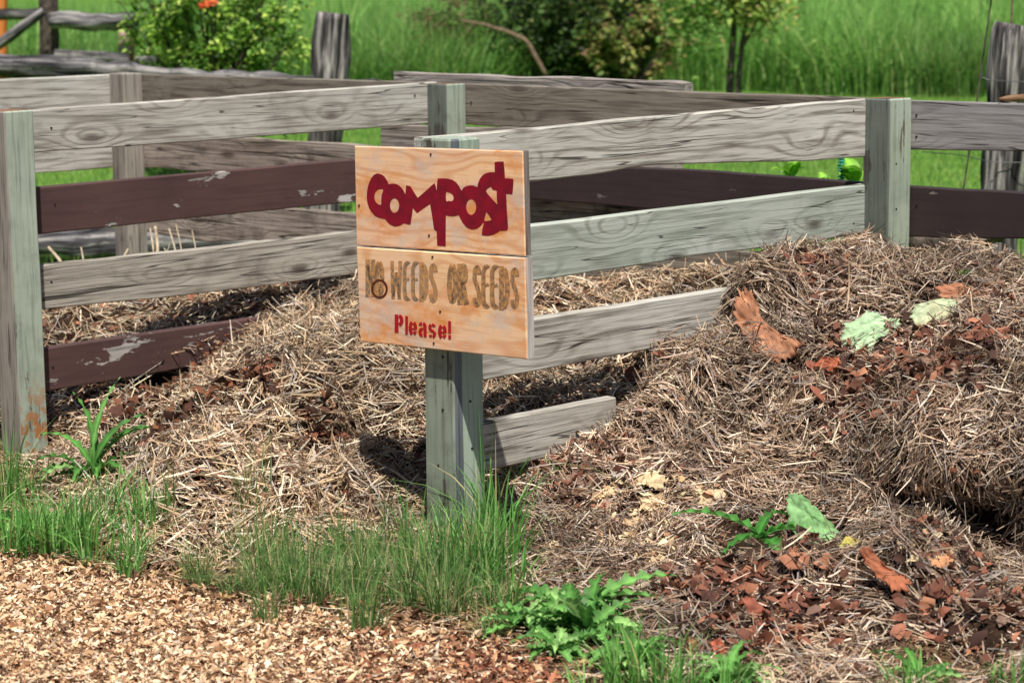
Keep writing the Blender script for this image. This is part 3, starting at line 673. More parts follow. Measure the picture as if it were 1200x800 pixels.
def straw_on(hp, parent, n, cols, wts, flow=0., spread=3.2, ln=(.035, .11), wd=(.002, .0052), hang=0., lift=.022, wfun=None, name='straw', jit=.2):
    c, nr = hp.sample(n, wfun)
    ang = flow+(vnoise(c[:, 0], c[:, 1], 4.5, 9)-.5)*5.+(vnoise(c[:, 0], c[:, 1], 13., 2)-.5)*3.+rng.normal(0, 1, n)*rng.choice([.35, 1.4], n, p=[.6, .4])
    nj = unit(nr+rng.normal(0, .30, (n, 3)))
    t = np.stack([np.cos(ang), np.sin(ang), 0*ang], 1)
    if hang:
        steep = np.clip((.8-nr[:, 2])/.4, 0, 1)[:, None]*hang
        t = unit(t*(1-steep)+np.array([0, 0, -1.])*steep+rng.normal(0, .25, (n, 3))*steep)
    t = unit(t-nj*np.sum(t*nj, 1, keepdims=True)+nj*rng.normal(0, .12, (n, 1)))
    face = unit(nj+rng.normal(0, .55, (n, 3)))
    Ln = rng.uniform(ln[0], ln[1], n)*rng.choice([.6, 1, 1.5], n, p=[.35, .5, .15]); Wd = rng.uniform(wd[0], wd[1], n)
    c = c+nr*rng.uniform(.0, lift, (n, 1))
    col = pal(cols, n, wts, jit)
    V, F, C = ribbons(c, t, face, Ln, Wd, rng.normal(.0, .06, n)+rng.choice([0, .14, -.14], n, p=[.7, .15, .15]), col, 3, .4)
    tone = (.72+.5*vnoise(V[:, 0], V[:, 1], 9., 4))*(.62+.7*vnoise(V[:, 0], V[:, 1], 3.6, 6))
    o = obj(name, V, F, M['straw'], parent, col=C*tone[:, None]); o['kind'] = 'stuff'; return o
def bits_on(hp, parent, n, cols, wts, size, lift=.015, wfun=None, name='leaf_litter', tilt=.5):
    c, nr = hp.sample(n, wfun)
    return bits(c+nr*rng.uniform(0, lift, (n, 1)), nr, cols, wts, size, name, parent, tilt)
def bits(c, nr, cols, wts, size, name, parent=None, tilt=.5, mat='litter', asp=(.35, .9), curl=.18):
    n = len(c); nj = unit(nr+rng.normal(0, tilt, (n, 3))); a = rng.uniform(0, 6.28, n)
    t = np.stack([np.cos(a), np.sin(a), 0*a], 1); t = unit(t-nj*np.sum(t*nj, 1, keepdims=True)); sd = np.cross(nj, t)
    L = rng.uniform(size[0], size[1], n)*rng.choice([.7, 1, 1.4], n, p=[.4, .45, .15]); Wd = L*rng.uniform(asp[0], asp[1], n)
    # six-cornered crumpled chip: centre raised
    prof = [(-1, -.15), (-.35, -.9), (.5, -.7), (1, .1), (.3, .95), (-.6, .7)]
    V = np.zeros((n, 7, 3))
    for k, (x, y) in enumerate(prof):
        jx = x+rng.normal(0, .16, n); jy = y+rng.normal(0, .16, n)
        V[:, k] = c+t*(jx*L/2)[:, None]+sd*(jy*Wd/2)[:, None]+nj*(rng.normal(0, .09, n)*L)[:, None]
    cur = rng.normal(0, curl, n)
    for k, (x, y) in enumerate(prof): V[:, k] += nj*(cur*L*(x*x-.3))[:, None]
    V[:, 6] = c+nj*(rng.normal(.06, .09, n)*L)[:, None]
    b = np.arange(n)[:, None]*7
    F = np.concatenate([b+np.array([k, (k+1) % 6, 6]) for k in range(6)])
    o = obj(name, V.reshape(-1, 3), F, M[mat], parent, col=np.repeat(pal(cols, n, wts, .2), 7, axis=0)); o['kind'] = 'stuff'; return o

right = Heap([('p', 900, 300, .55), ('p', 1000, 297, .545), ('p', 1100, 300, .53), ('p', 1200, 315, .52), (1.7, -1., .5), (1.7, -.6, .51), (1.7, -1.8, .48),
              (.1, 0, .075), (.3, 0, .10), (.55, 0, .16), (.63, 0, .2), (.73, 0, .29), (.94, 0, .42), (1.12, 0, .54), (1.4, 0, .55), (1.7, 0, .53),
              ('p', 850, 400, .40), ('p', 950, 400, .38), ('p', 1050, 380, .43), ('p', 1150, 390, .44), ('p', 1200, 390, .45), ('p', 1300, 400, .46),
              ('p', 900, 480, .25), ('p', 1000, 480, .25), ('p', 1100, 480, .30), ('p', 1200, 480, .34), ('p', 1300, 480, .36),
              ('p', 900, 560, .12), ('p', 1000, 560, .14), ('p', 1100, 560, .24), ('p', 1200, 560, .29), ('p', 1150, 600, .235), ('p', 1200, 615, .25), ('p', 1090, 600, .19),
              ('p', 760, 520, .15), ('p', 800, 580, .08), ('p', 850, 620, .05), ('p', 950, 650, .035), ('p', 700, 600, .045), ('p', 620, 600, .03), ('p', 1000, 640, .04), ('p', 1100, 658, .03), ('p', 1200, 668, .03), ('p', 1300, 680, .03),
              ('p', 600, 660, .012), ('p', 700, 680, .02), ('p', 800, 720, .025), ('p', 900, 760, .025), ('p', 1000, 800, .03), ('p', 1150, 740, .035), ('p', 1200, 830, .03), ('p', 1300, 760, .03),
              ('p', 560, 720, -.02), ('p', 640, 760, -.015), ('p', 700, 800, -.015), ('p', 760, 860, -.01), ('p', 1000, 950, 0.), (-1.2, -1.2, -.02), (-.2, .1, 0.0)],
             -1.3, 1.70, -2.2, -.005, 3, lip=True, rough=.06)
middle = Heap([('p', 60, 610, .0), ('p', 100, 600, .03), ('p', 150, 655, .005), ('p', 230, 680, -.0), ('p', 300, 690, -.01), ('p', 200, 620, .04), ('p', 300, 600, .10), ('p', 450, 620, .03), ('p', 300, 660, .02),
               ('p', 300, 480, .24), ('p', 400, 430, .30), ('p', 200, 520, .13), ('p', 130, 500, .07), (.15, .25, .12), (.3, .3, .19), (.3, .5, .22), (.1, .5, .15), (.6, .3, .24), ('p', 480, 380, .33), ('p', 350, 400, .29), ('p', 230, 450, .19), ('p', 300, 540, .18), ('p', 200, 570, .10), ('p', 420, 560, .10),
               (.43, 1.8, .10), (.1, 1.8, -.02), (.15, 1.62, .01), (0., 1.65, -.04), (-.1, 1.75, -.06), (-.3, 1.6, -.03), (-.15, 1.45, .0), (-.4, 1.3, -.02), (.81, 1.8, .15), (.62, 1.68, .12), (1.23, 1.8, .33), (1.6, 1.8, .33), (1.70, 1.42, .32), (1.70, 1.1, .37), (1.70, .68, .42), (1.70, .3, .42), (1.7, 0., .42), (.75, 1.3, .30), (.75, 1.55, .22),
               (.1, .05, .05), (.4, .05, .13), (.8, .05, .17), (1.2, .05, .30), (.9, .5, .20), (1.3, .7, .33), (1.2, 1.2, .36), (-.1, .1, .0), (-.4, -.1, -.02), (-.9, .5, -.03), (-.9, 1., -.02), (-.7, -.1, -.03)],
              -1., 1.70, .005, 1.795, 8, rough=.07)
left = Heap([(.1, 1.85, -.01), (0, 1.85, -.05), (-.15, 1.85, -.07), (-.1, 2.2, -.04), (.2, 1.85, .04), (.5, 1.85, .15), (1., 1.85, .25), (1.6, 1.85, .3), (1.6, 2.6, .28), (1.65, 3.5, .2), (1., 2.6, .26), (.5, 2.6, .18), (.0, 2.6, .05), (0, 3.5, .04), (.8, 3.5, .17), (-.4, 2.6, -.03), (-.4, 1.9, -.03), (-.4, 3.5, -.03)],
            -.5, 1.70, 1.81, 3.59, 15, rough=.03)
hr = thing('compost_heap', (.8, 5.9, 0), 'tall greyish straw compost heap in the right bay, topped with leaves', 'compost heap', 'compost heaps in the bays')
hm = thing('compost_heap', (-.5, 6.4, 0), 'golden straw compost heap in the middle bay, left of the sign post', 'compost heap', 'compost heaps in the bays')
hl = thing('compost_heap', (-1.4, 7.9, 0), 'low straw heap in the left bay seen through the brown boards', 'compost heap', 'compost heaps in the bays')
def dent(hp, spots):
    hs = list(heaps); heaps[:] = [hp]
    for px, py, r_, dp_ in spots:
        q = hit(px, py); u, v = xy2uv(q[0], q[1]); hp.dents.append((u, v, r_, dp_))
    heaps[:] = hs
heaps[:] = []
dent(right, [(785, 510, .045, .07), (820, 530, .04, .07), (850, 548, .035, .05), (760, 440, .04, .05), (930, 340, .05, -.03), (1000, 330, .05, .05), (1045, 420, .06, .05), (940, 500, .05, -.04), (1010, 545, .04, .06), (1060, 575, .04, .06), (1150, 450, .05, .05), (880, 450, .05, -.04), (720, 612, .04, .035), (735, 625, .03, .035)])
dent(middle, [(245, 430, .05, -.05), (300, 500, .06, .05), (380, 470, .07, -.05), (430, 515, .05, .05), (350, 540, .06, .045), (250, 560, .06, -.03), (470, 470, .05, -.04), (400, 590, .05, .04), (290, 620, .05, .03), (130, 540, .05, -.03), (205, 640, .04, -.04), (270, 690, .05, -.05)])
for hp, th in ((right, hr), (middle, hm), (left, hl)):
    hp.mesh(th, M['heap_core']); heaps.append(hp)
GOLD = [(236, 218, 190), (204, 176, 142), (164, 134, 106), (98, 74, 58), (180, 168, 154)]
GREY = [(226, 206, 182), (184, 158, 132), (148, 122, 102), (88, 66, 52), (162, 150, 142)]
def front(U, V, Z, X, Y): return np.where(U > .9, .5, 1.)
straw_on(middle, hm, 46000, GOLD, [1.8, 2.6, 2.2, 1.8, 1.8], flow=.3, ln=(.035, .12), hang=.3, wfun=front, lift=.03)
straw_on(left, hl, 14000, GOLD, [2, 3, 2, 1.2, 1], flow=1.)
LEAFSPOT = [(hit(px, py), r_) for px, py, r_ in ((1020, 385, .07), (1020, 405, .05), (1096, 362, .065), (1128, 346, .06), (872, 358, .05), (888, 385, .05), (910, 412, .065), (970, 428, .035), (945, 608, .06), (960, 625, .05), (990, 633, .03), (1030, 665, .06), (1055, 682, .05), (890, 722, .05), (842, 760, .035), (1160, 740, .08), (768, 565, .04), (765, 592, .045), (745, 612, .03), (835, 586, .04), (712, 575, .03), (707, 594, .03), (893, 640, .10), (850, 630, .06))]
def rf(U, V, Z, X, Y):
    w = np.where(Z < .05, .55, 1.)*np.where(V < -1.7, .3, 1.)
    for p_, r_ in LEAFSPOT: w = w*(1-.93*np.exp(-((((X-p_[0])**2+(Y-p_[1])**2)/r_**2)**2)))
    return w
straw_on(right, hr, 76000, GREY, [1.6, 3, 2.6, 1.8, 1.6], flow=.8, hang=.6, wfun=rf, ln=(.03, .095), wd=(.0016, .0042), lift=.032)
LITC = [(142, 90, 70), (108, 70, 56), (74, 52, 44), (172, 118, 90), (126, 100, 86)]
def patch(*spots):
    q = [(hit(px, py), r) for px, py, r in spots]
    def f(U, V, Z, X, Y):
        w = np.zeros_like(U)
        for p_, r in q: w = np.maximum(w, np.exp(-(((X-p_[0])**2+((Y-p_[1])*.8)**2)/r**2)*1.5))
        return w*(w > .12)
    return f
def nol(f):
    def g_(U, V, Z, X, Y):
        w = f(U, V, Z, X, Y)
        for p_, r_ in LEAFSPOT: w = w*(1-.97*np.exp(-((((X-p_[0])**2+(Y-p_[1])**2)/r_**2)**2)))
        return w
    return g_
CRUMB = [(150, 124, 100), (112, 86, 66), (78, 56, 44), (186, 162, 132)]
bits_on(right, hr, 26000, CRUMB, [2, 3, 3, 1], (.003, .011), wfun=rf, lift=.022)
bits_on(middle, hm, 16000, CRUMB, [2, 3, 2.4, 1.4], (.003, .011), lift=.022)
bits_on(right, hr, 4200, LITC, [1.6, 2.4, 3, .4, 1], (.012, .04), wfun=nol(patch((1010, 440, .16), (1120, 420, .16), (960, 320, .1), (880, 690, .16), (830, 700, .12), (920, 720, .14), (1180, 730, .1), (1110, 700, .1), (700, 560, .12), (1150, 350, .08))), lift=.035)
bits_on(right, hr, 2200, LITC, [2, 2, 3, .5, 1], (.008, .024), wfun=lambda U, V, Z, X, Y: (Z < .06)*1., lift=.014)
bits_on(right, hr, 1500, LITC, [2, 2, 3, .5, 1], (.01, .03), wfun=rf, lift=.03)
bits_on(right, hr, 420, LITC, [3, 2, 1.4, 1.6, 1], (.025, .05), wfun=nol(patch((880, 690, .13), (830, 700, .10), (920, 730, .12), (860, 760, .1), (1180, 730, .08), (1040, 440, .10), (1120, 430, .1))), lift=.04, tilt=.8)
bits_on(middle, hm, 900, [(120, 78, 56), (92, 60, 46), (66, 46, 38), (150, 98, 68)], [3, 3, 3, 1], (.02, .045), wfun=patch((180, 470, .11), (235, 440, .09), (215, 500, .08), (160, 500, .08), (290, 450, .06), (370, 520, .06)), lift=.05, tilt=.8)
bits_on(middle, hm, 300, [(120, 78, 56), (92, 60, 46), (60, 44, 40), (160, 104, 84)], [3, 3, 3, 1], (.02, .045), wfun=lambda U, V, Z, X, Y: 1.*(V < .35)*(U > .1)*(U < 1.1), lift=.03, tilt=.7)
bits_on(middle, hm, 1500, LITC, [2, 2, 2.5, .6, 1], (.012, .034), wfun=patch((180, 470, .13), (230, 440, .1), (210, 500, .1), (300, 440, .07), (380, 350, .06)), lift=.03)
bits_on(middle, hm, 900, LITC, [3, 2, 2, 1.6, 1], (.01, .03), wfun=lambda U, V, Z, X, Y: 1.*(V < .5)+.15, lift=.02)
bits_on(left, hl, 1200, LITC, [3, 2, 1, 2, 1], (.015, .04), lift=.03)

# ---------------------------------------------------------------- wood chips on the path
N = 64000
x = rng.uniform(-1.75, .75, N*2); y = rng.uniform(3.9, 5.45, N*2)
ps = path_side(x, y); jit = rng.normal(0, .035, len(x)); keep = (ps+jit > .0) & (np.abs(x) < y*.26+.12); x, y = x[keep][:N], y[keep][:N]
nz = np.clip(fbm(x, y, 7., 1)*.02, -.01, .02)
c3 = np.stack([x, y, .006+rng.uniform(0, .014, len(x))+nz], 1); up = np.tile([0, 0, 1.], (len(x), 1))
redness = np.clip((x+.45)/.5, 0, 1)
sel = rng.random(len(x)) < redness*.75
TAN = [(238, 214, 182), (220, 186, 148), (192, 152, 116), (146, 108, 78), (96, 70, 54), (182, 162, 140)]
RED = [(196, 142, 102), (160, 106, 78), (132, 82, 62), (100, 62, 48), (78, 50, 40), (150, 120, 100)]
tag(bits(c3[~sel], up[~sel], TAN, [3., 3.2, 2.6, 2., 1.5, 1.1], (.005, .023), 'wood_chips', None, .55, 'chips', (.16, .6)), 'pale tan wood chips strewn over the path in the foreground', 'wood chips', kind='stuff')
j = rng.choice(len(c3), 900, replace=False)
tag(bits(c3[j]+[0, 0, .008], up[j], [(228, 198, 160), (196, 156, 118), (150, 110, 82)], [2, 2, 1], (.018, .034), 'wood_splinters', None, .35, 'chips', (.08, .2)), 'long pale wood splinters among the chips', 'wood splinters', kind='stuff')
tag(bits(c3[sel], up[sel], RED, [1., 2.4, 3, 2.4, 1.6, 1], (.008, .026), 'bark_mulch', None, .42, 'chips', (.2, .55)), 'reddish brown shredded bark at the foot of the sign post grass', 'bark mulch', kind='stuff')

x = rng.uniform(-1.7, .6, 16000); y = rng.uniform(4.2, 5.8, 16000); ps = path_side(x, y); k = (ps < .03) & (ps > -.22-.2*rng.random(len(x))**2)
x, y = x[k], y[k]
tag(bits(np.stack([x, y, .004+rng.uniform(0, .02, len(x))], 1), np.tile([0, 0, 1.], (len(x), 1)), [(176, 140, 100), (140, 104, 76), (104, 74, 54), (200, 168, 126)], [2, 3, 3, 1], (.01, .035), 'dry_litter', None, .5, 'litter', (.1, .4)), 'dry brown litter and dead grass scraps along the edge of the path', 'litter', kind='stuff')
x = rng.uniform(-1.9, 1.5, 60000); y = rng.uniform(4.2, 7., 60000); u, v = xy2uv(x, y); hz = np.full(len(x), -1.)
for hp in (right, middle, left):
    b = hp.b; i = (u > b[0]) & (u < b[1]) & (v > b[2]) & (v < b[3]); hz[i] = hp.h(u[i], v[i])
k = (hz < .012) & (path_side(x, y) < .0) & (u < .3); x, y, z = x[k], y[k], np.maximum(hz[k], gz(x[k], y[k])); n = len(x)
tag(bits(np.stack([x, y, z+rng.uniform(.002, .014, n)], 1), np.tile([0, 0, 1.], (n, 1)), [(150, 120, 92), (112, 84, 64), (80, 60, 48), (186, 160, 126)], [2, 3, 3, 1.4], (.006, .03), 'dry_litter', None, .5, 'litter', (.12, .6)), 'brown crumbs and dead plant scraps on the bare soil around the heaps', 'litter', kind='stuff')
m = n//3; a = rng.uniform(0, 6.28, m); nn_ = unit(np.tile([0, 0, 1.], (m, 1))+rng.normal(0, .3, (m, 3)))
V, F, C = ribbons(np.stack([x[:m], y[:m], z[:m]+rng.uniform(.008, .025, m)], 1), np.stack([np.cos(a), np.sin(a), rng.normal(0, .1, m)], 1), nn_, rng.uniform(.03, .1, m), rng.uniform(.0018, .004, m), rng.normal(0, .06, m), pal(GOLD, m, [2, 3, 2.5, 2, 1], .2), 3, .4)
tag(obj('loose_straw', V, F, M['straw'], col=C), 'loose straw lying on the soil between the heaps and the path', 'straw', kind='stuff')
# ---------------------------------------------------------------- tubes, logs, sticks
def tube(pts, rad, seg=8, cap=True, rough=0., seed=0., grooves=0):
    P = np.array(pts, float); n = len(P); V = []; F = []
    tn = unit(np.gradient(P, axis=0)); ref = np.array([0, 0, 1.]) if abs(tn[0][2]) < .8 else np.array([0, 1., 0])
    for i in range(n):
        a = np.cross(tn[i], ref); a /= np.linalg.norm(a); b = np.cross(a, tn[i]); r = rad[i] if hasattr(rad, '__len__') else rad
        for j in range(seg):
            t = 2*math.pi*j/seg; rr = r
            if rough:
                rr = r*(1+rough*mnoise.noise((math.cos(t)*2.2+seed, math.sin(t)*2.2, i*.12+seed))+rough*.9*mnoise.noise((math.cos(t)*grooves, math.sin(t)*grooves+seed, i*.05)))
            V.append(P[i]+a*rr*math.cos(t)+b*rr*math.sin(t))
    for i in range(n-1):
        for j in range(seg): F.append([i*seg+j, i*seg+(j+1) % seg, (i+1)*seg+(j+1) % seg, (i+1)*seg+j])
    if cap: F.append(list(range(seg-1, -1, -1))); F.append([(n-1)*seg+j for j in range(seg)])
    return V, F
def resample(P, n):
    P = np.array(P, float); s = np.concatenate([[0], np.cumsum(np.linalg.norm(np.diff(P, axis=0), axis=1))]); t = np.linspace(0, s[-1], n)
    return np.stack([np.interp(t, s, P[:, k]) for k in range(P.shape[1])], 1)
def log(name, pts, mat, parent=None, seg=22, n=30, rough=.22, wob=.0, grooves=6):
    """pts: (x, y, z, r) world"""
    P = resample(pts, n); c = P[:, :3].mean(0); k = random.random()*40
    W = np.array([[mnoise.noise((i*.35, k, j*9.)) for j in range(3)] for i in range(n)])*wob
    # local z along the log so that the bark runs lengthwise
    ax = Vector(P[-1, :3]-P[0, :3]).normalized(); q = ax.to_track_quat('Z', 'Y').to_matrix().to_4x4(); Mw = Matrix.Translation(Vector(c)) @ q; Mi = Mw.inverted()
    V, F = tube(P[:, :3]+W, P[:, 3], seg, True, rough, k, grooves)
    V = [Mi @ Vector(v) for v in V]
    return obj(name, V, F, mat, parent, Mw, smooth=True)
def atk(px, py, Y, rpx): p_ = at_y(px, py, Y); return (*p_, rpx*Y/CF)

# near rail fence behind the bins
rfn = thing('rail_fence', (-1.05, 12.9, 0), 'weathered log rail and upright split post behind the bins', 'fence')
YN = 12.9
b0 = at_y(379, 262, YN)
log('post', [(*at_y(378, 268, YN), .088), (*at_y(380, 165, YN), .084), (*at_y(388, 80, YN), .09), (*at_y(390, 26, YN), .092), (*at_y(391, 16, YN), .086)], M['bark_grey'], rfn, 34, 34, .3, .004, 8)
log('rail', [atk(-80, 64, YN, 12), atk(0, 74, YN, 12), atk(60, 77, YN, 12.5), atk(130, 84, YN, 11), atk(250, 92, YN, 8.5), atk(350, 97, YN, 7), atk(460, 101, YN, 6)], M['log_grey'], rfn, 20, 46, .35, .03)
# far rail fence, top left
YF = 17.5
rff = thing('rail_fence', (*at_y(57, 165, YF)[:2], 0), 'dark old rail fence with diagonal brace in the top left corner', 'fence')
log('post', [atk(57, 175, YF, 11), atk(57, 60, YF, 11), atk(58, -60, YF, 10.5)], M['dark_bark'], rff, 20, 14, .25, .01)
log('rail', [atk(-60, 20, YF, 7), atk(0, 17, YF, 6.5), atk(50, 14, YF, 6)], M['log_grey'], rff, 14, 14, .3, .02)
log('rail', [atk(60, 24, YF-.12, 9), atk(110, 26, YF-.12, 10), atk(156, 24, YF-.12, 8)], M['log_grey'], rff, 16, 18, .35, .02)
log('rail', [atk(64, 66, YF-.1, 7), atk(110, 67, YF-.1, 7), atk(152, 70, YF-.1, 6)], M['log_grey'], rff, 14, 14, .3, .02)
log('rail', [atk(160, 72, YF-.1, 6), atk(200, 71, YF-.1, 7), atk(256, 75, YF-.1, 6)], M['log_grey'], rff, 14, 14, .3, .02)
log('brace', [atk(-40, 80, YF-.25, 5.5), atk(10, 44, YF-.25, 6), atk(52, 13, YF-.25, 5)], M['log_grey'], rff, 14, 14, .25, .01)
o = log('post', [atk(148, 150, YF+.1, 9.5), atk(148, 90, YF+.1, 9.5), atk(149, 33, YF+.1, 9.5)], M['bark_red'], rff, 18, 12, .2, .01); o['label'] = 'reddish brown post'
o = log('post', [atk(2, 165, YF+.3, 6), atk(2, 90, YF+.3, 6), atk(3, -60, YF+.3, 6)], M['orange_wood'], rff, 14, 10, .1, .0); o['label'] = 'orange brown post at the edge'
# right wire fence post
YR = 9.5
wf = thing('wire_fence', (1.95, YR, 0), 'grooved grey fence post with strands of wire at the right edge', 'fence')
log('post', [(*at_y(1164, 352, YR), .084), (*at_y(1168, 290, YR), .082), (*at_y(1178, 170, YR), .08), (*at_y(1186, 40, YR), .077), (*at_y(1188, 29, YR), .07)], M['bark_grey'], wf, 44, 40, .22, .004, 11)
def wire(pts, r, parent, mat='wire', name='wire'):
    P = resample(pts, 20); V, F = tube(P, r, 6); return obj(name, V, F, M[mat], parent, smooth=True)
wire([at_y(1152, 86, YR-.1), at_y(1149, 90, YR-.12), at_y(1158, 94, YR-.13), at_y(1215, 97, YR-.1)], .0022, wf)
wire([at_y(1080, 178, YR+.4), at_y(1130, 182, YR), at_y(1160, 190, YR-.1), at_y(1215, 191, YR-.1)], .002, wf)
wire([at_y(1164, -15, YR-.3), at_y(1153, 60, YR-.3), at_y(1145, 118, YR-.3), at_y(1129, 222, YR-.3), at_y(1120, 300, YR-.3)], .0035, wf, 'dark_bark', 'stay_rod')
wire([at_y(1186, -20, YR), at_y(1186, 10, YR), at_y(1185, 30, YR)], .004, wf, 'twig', 'stay_rod')
# tool handle lying over the top rail
hp_ = on_wall(1200, 118, PD-ua*.02, ua)
hd = np.array([.95, .3, .02]); P0 = on_wall(1171, 117.5, PD+ua*.0, ua)+np.array([0, 0, .003])
V, F = tube(resample([(*P0,), (*(P0+hd*.02),), (*(P0+hd*.5),)], 24), [.004, .008, .0105]+[.0105]*21, 14)
tag(obj('tool_handle', V, F, M['handle'], None, smooth=True), 'round brown wooden handle resting on the mauve top board at the right edge', 'tool handle')
# logs lying behind the bins
o = log('fallen_log', [(*at_y(10, 290, 10.9), .07), (*at_y(140, 286, 10.9), .072), (*at_y(300, 284, 10.9), .06)], M['log_grey'], None, 20, 26, .35, .02)
tag(o, 'dark grey log lying behind the left bay', 'log')
o = log('fallen_log', [(*at_y(1040, 275, 8.2), .03), (*at_y(1090, 286, 8.2), .028), (*at_y(1130, 283, 8.2), .026), (*at_y(1180, 276, 8.2), .02)], M['dark_bark'], None, 14, 20, .35, .02)
tag(o, 'dark crooked branch behind the boards right of the corner post', 'branch')

# ---------------------------------------------------------------- grasses
def fan_blades(acc, spots, cols, wts, tip=None):
    for px, py, r, n, h, w, lean in spots:
        b = on_z(px, py, .0)
        a = rng.uniform(0, 6.28, n); rr = np.sqrt(rng.random(n))*r
        base = np.stack([b[0]+rr*np.cos(a), b[1]+rr*np.sin(a)*.8, np.full(n, .0)], 1); base[:, 2] = gz(base[:, 0], base[:, 1])
        u, v = xy2uv(base[:, 0], base[:, 1])
        for hp in heaps:
            bb = hp.b; ins = (u > bb[0]) & (u < bb[1]) & (v > bb[2]) & (v < bb[3])
            if ins.any(): base[ins, 2] = np.maximum(base[ins, 2], hp.h(u[ins], v[ins])-.01)
        Ln = rng.uniform(.45, 1.1, n)*h; c = pal(cols, n, wts, .2)
        V, F, C = blades(base, Ln, rng.uniform(.6, 1.3, n)*w, np.abs(rng.normal(0, lean, n)), a+rng.normal(0, .9, n), c, 4, c*1.25 if tip is None else tip)
        acc.add(V, F, C)
acc = Acc(); G1 = [(82, 122, 58), (108, 148, 76), (134, 162, 104), (168, 164, 116), (196, 176, 138), (60, 94, 48)]
sp = []
for px in range(290, 600, 12):
    for k in range(2):
        sp.append((px+random.uniform(-14, 14), 702+(px-290)*.11-random.uniform(0, 60), .045, random.randint(30, 110), random.uniform(.07, .19), random.uniform(.0016, .003), random.choice([.3, .5, .9])))
for k in range(26): sp.append((random.uniform(290, 580), random.uniform(650, 752), .03, random.randint(15, 60), random.uniform(.08, .22), .0024, random.choice([.3, .5, .8])))
sp += [(232, 690, .03, 130, .13, .002, .45), (270, 700, .03, 60, .1, .002, .5), (420, 720, .05, 70, .1, .002, .4), (520, 700, .05, 100, .2, .0024, .35), (340, 712, .04, 60, .12, .0022, .4)]
fan_blades(acc, sp, G1, [3, 3, 2.2, 1.3, 1.0, 2.5])
acc.build('grass', M['grassmat']); g_ = bpy.context.scene.objects['grass']; tag(g_, 'fine dark green grass growing around the foot of the sign post', 'grass', kind='stuff')
acc = Acc(); G2 = [(92, 146, 66), (120, 170, 84), (74, 122, 54), (142, 182, 112), (172, 166, 112)]
sp = []
for px in range(-40, 190, 15):
    sp.append((px+random.uniform(-8, 8), 662-random.uniform(0, 50)+max(0, px-100)*.15, .05, 48, random.uniform(.13, .2), .0042, .5))
sp += [(60, 655, .04, 60, .2, .0045, .5), (8, 590, .04, 70, .28, .003, .4), (5, 562, .03, 60, .2, .003, .5), (40, 572, .04, 50, .12, .004, .6), (150, 680, .03, 50, .14, .004, .6), (95, 640, .04, 40, .2, .005, .5)]
fan_blades(acc, sp, G2, [3, 3, 2.4, 1.4, .6])
tag(acc.build('grass', M['grassmat']), 'bright broad bladed grass at the foot of the left post', 'grass', kind='stuff')
acc = Acc()
sp = [(512, 690, .05, 40, .26, .0035, .5), (600, 668, .03, 30, .25, .0045, .7), (540, 690, .05, 50, .24, .004, .4), (520, 672, .04, 45, .2, .004, .5), (545, 660, .04, 40, .22, .0035, .5), (560, 668, .03, 30, .26, .004, .45), (490, 655, .04, 40, .2, .003, .5), (610, 690, .04, 30, .16, .004, .7), (585, 650, .03, 26, .3, .006, .6), (570, 690, .04, 60, .2, .004, .5), (600, 600, .02, 14, .26, .006, .8), (590, 720, .03, 40, .15, .004, .6), (575, 640, .02, 12, .36, .005, .35)]
fan_blades(acc, sp, G2, [3, 2, 3, 1, .8])
tag(acc.build('grass', M['grassmat']), 'long arching grass blades right of the sign post', 'grass', kind='stuff')
acc = Acc()
sp = [(730, 812, .04, 60, .15, .0042, .5), (770, 820, .05, 70, .16, .0042, .5), (800, 830, .05, 60, .14, .004, .6), (850, 835, .06, 70, .11, .004, .6), (690, 830, .04, 30, .12, .004, .6), (1190, 815, .05, 60, .1, .004, .6), (1075, 830, .05, 40, .12, .004, .6)]
fan_blades(acc, sp, G2, [3, 3, 2.4, 1.4, .6])
tag(acc.build('grass', M['grassmat']), 'fresh green grass tufts along the bottom edge, right of the leafy weed', 'grass', kind='stuff')
# lawn behind the bins
n = 90000
y = rng.uniform(0, 1, n)**.8*16+8.4; x = rng.uniform(-1, 1, n)*(y*.235+.4)
u, v = xy2uv(x, y); k = u > 1.86; x, y = x[k], y[k]; n = len(x)
c = pal([(116, 156, 70), (140, 176, 86), (96, 134, 58), (164, 176, 100)], n, [3, 3, 2, 1], .15)
V, F, C = blades(np.stack([x, y, 0*x], 1), rng.uniform(.03, .075, n), rng.uniform(.004, .009, n), np.abs(rng.normal(.3, .3, n)), rng.uniform(0, 6.28, n), c, 1)
tag(obj('lawn_grass', V, F, M['grassmat'], col=C), 'mown green lawn behind the compost bins', 'lawn', kind='stuff')
# tall meadow grass
n = 150000
y = 24.3+rng.uniform(0, 1, n)**1.4*26; x = rng.uniform(-1, 1, n)*(y*.235+1.)
edge_y = 24.6+1.1*np.sin(x*.9)+.8*vnoise(x, x*0, 1.3, 2)
k = y > edge_y; x, y = x[k], y[k]; n = len(x)
cl = vnoise(x, y, .9, 6)
c = pal([(122, 166, 82), (100, 148, 66), (156, 182, 106), (80, 120, 56)], n, [3, 3, 2, 1.4], .14)*(.6+.8*cl)[:, None]
V, F, C = blades(np.stack([x, y, 0*x], 1), rng.uniform(.6, 1.1, n)*(.6+.8*cl)*1.05, rng.uniform(.007, .02, n), np.abs(rng.normal(.45, .35, n)), rng.uniform(0, 6.28, n), c, 3, c*1.2)
tag(obj('meadow_grass', V, F, M['grassmat'], col=C), 'tall bright green meadow grass filling the background', 'meadow grass', kind='stuff')

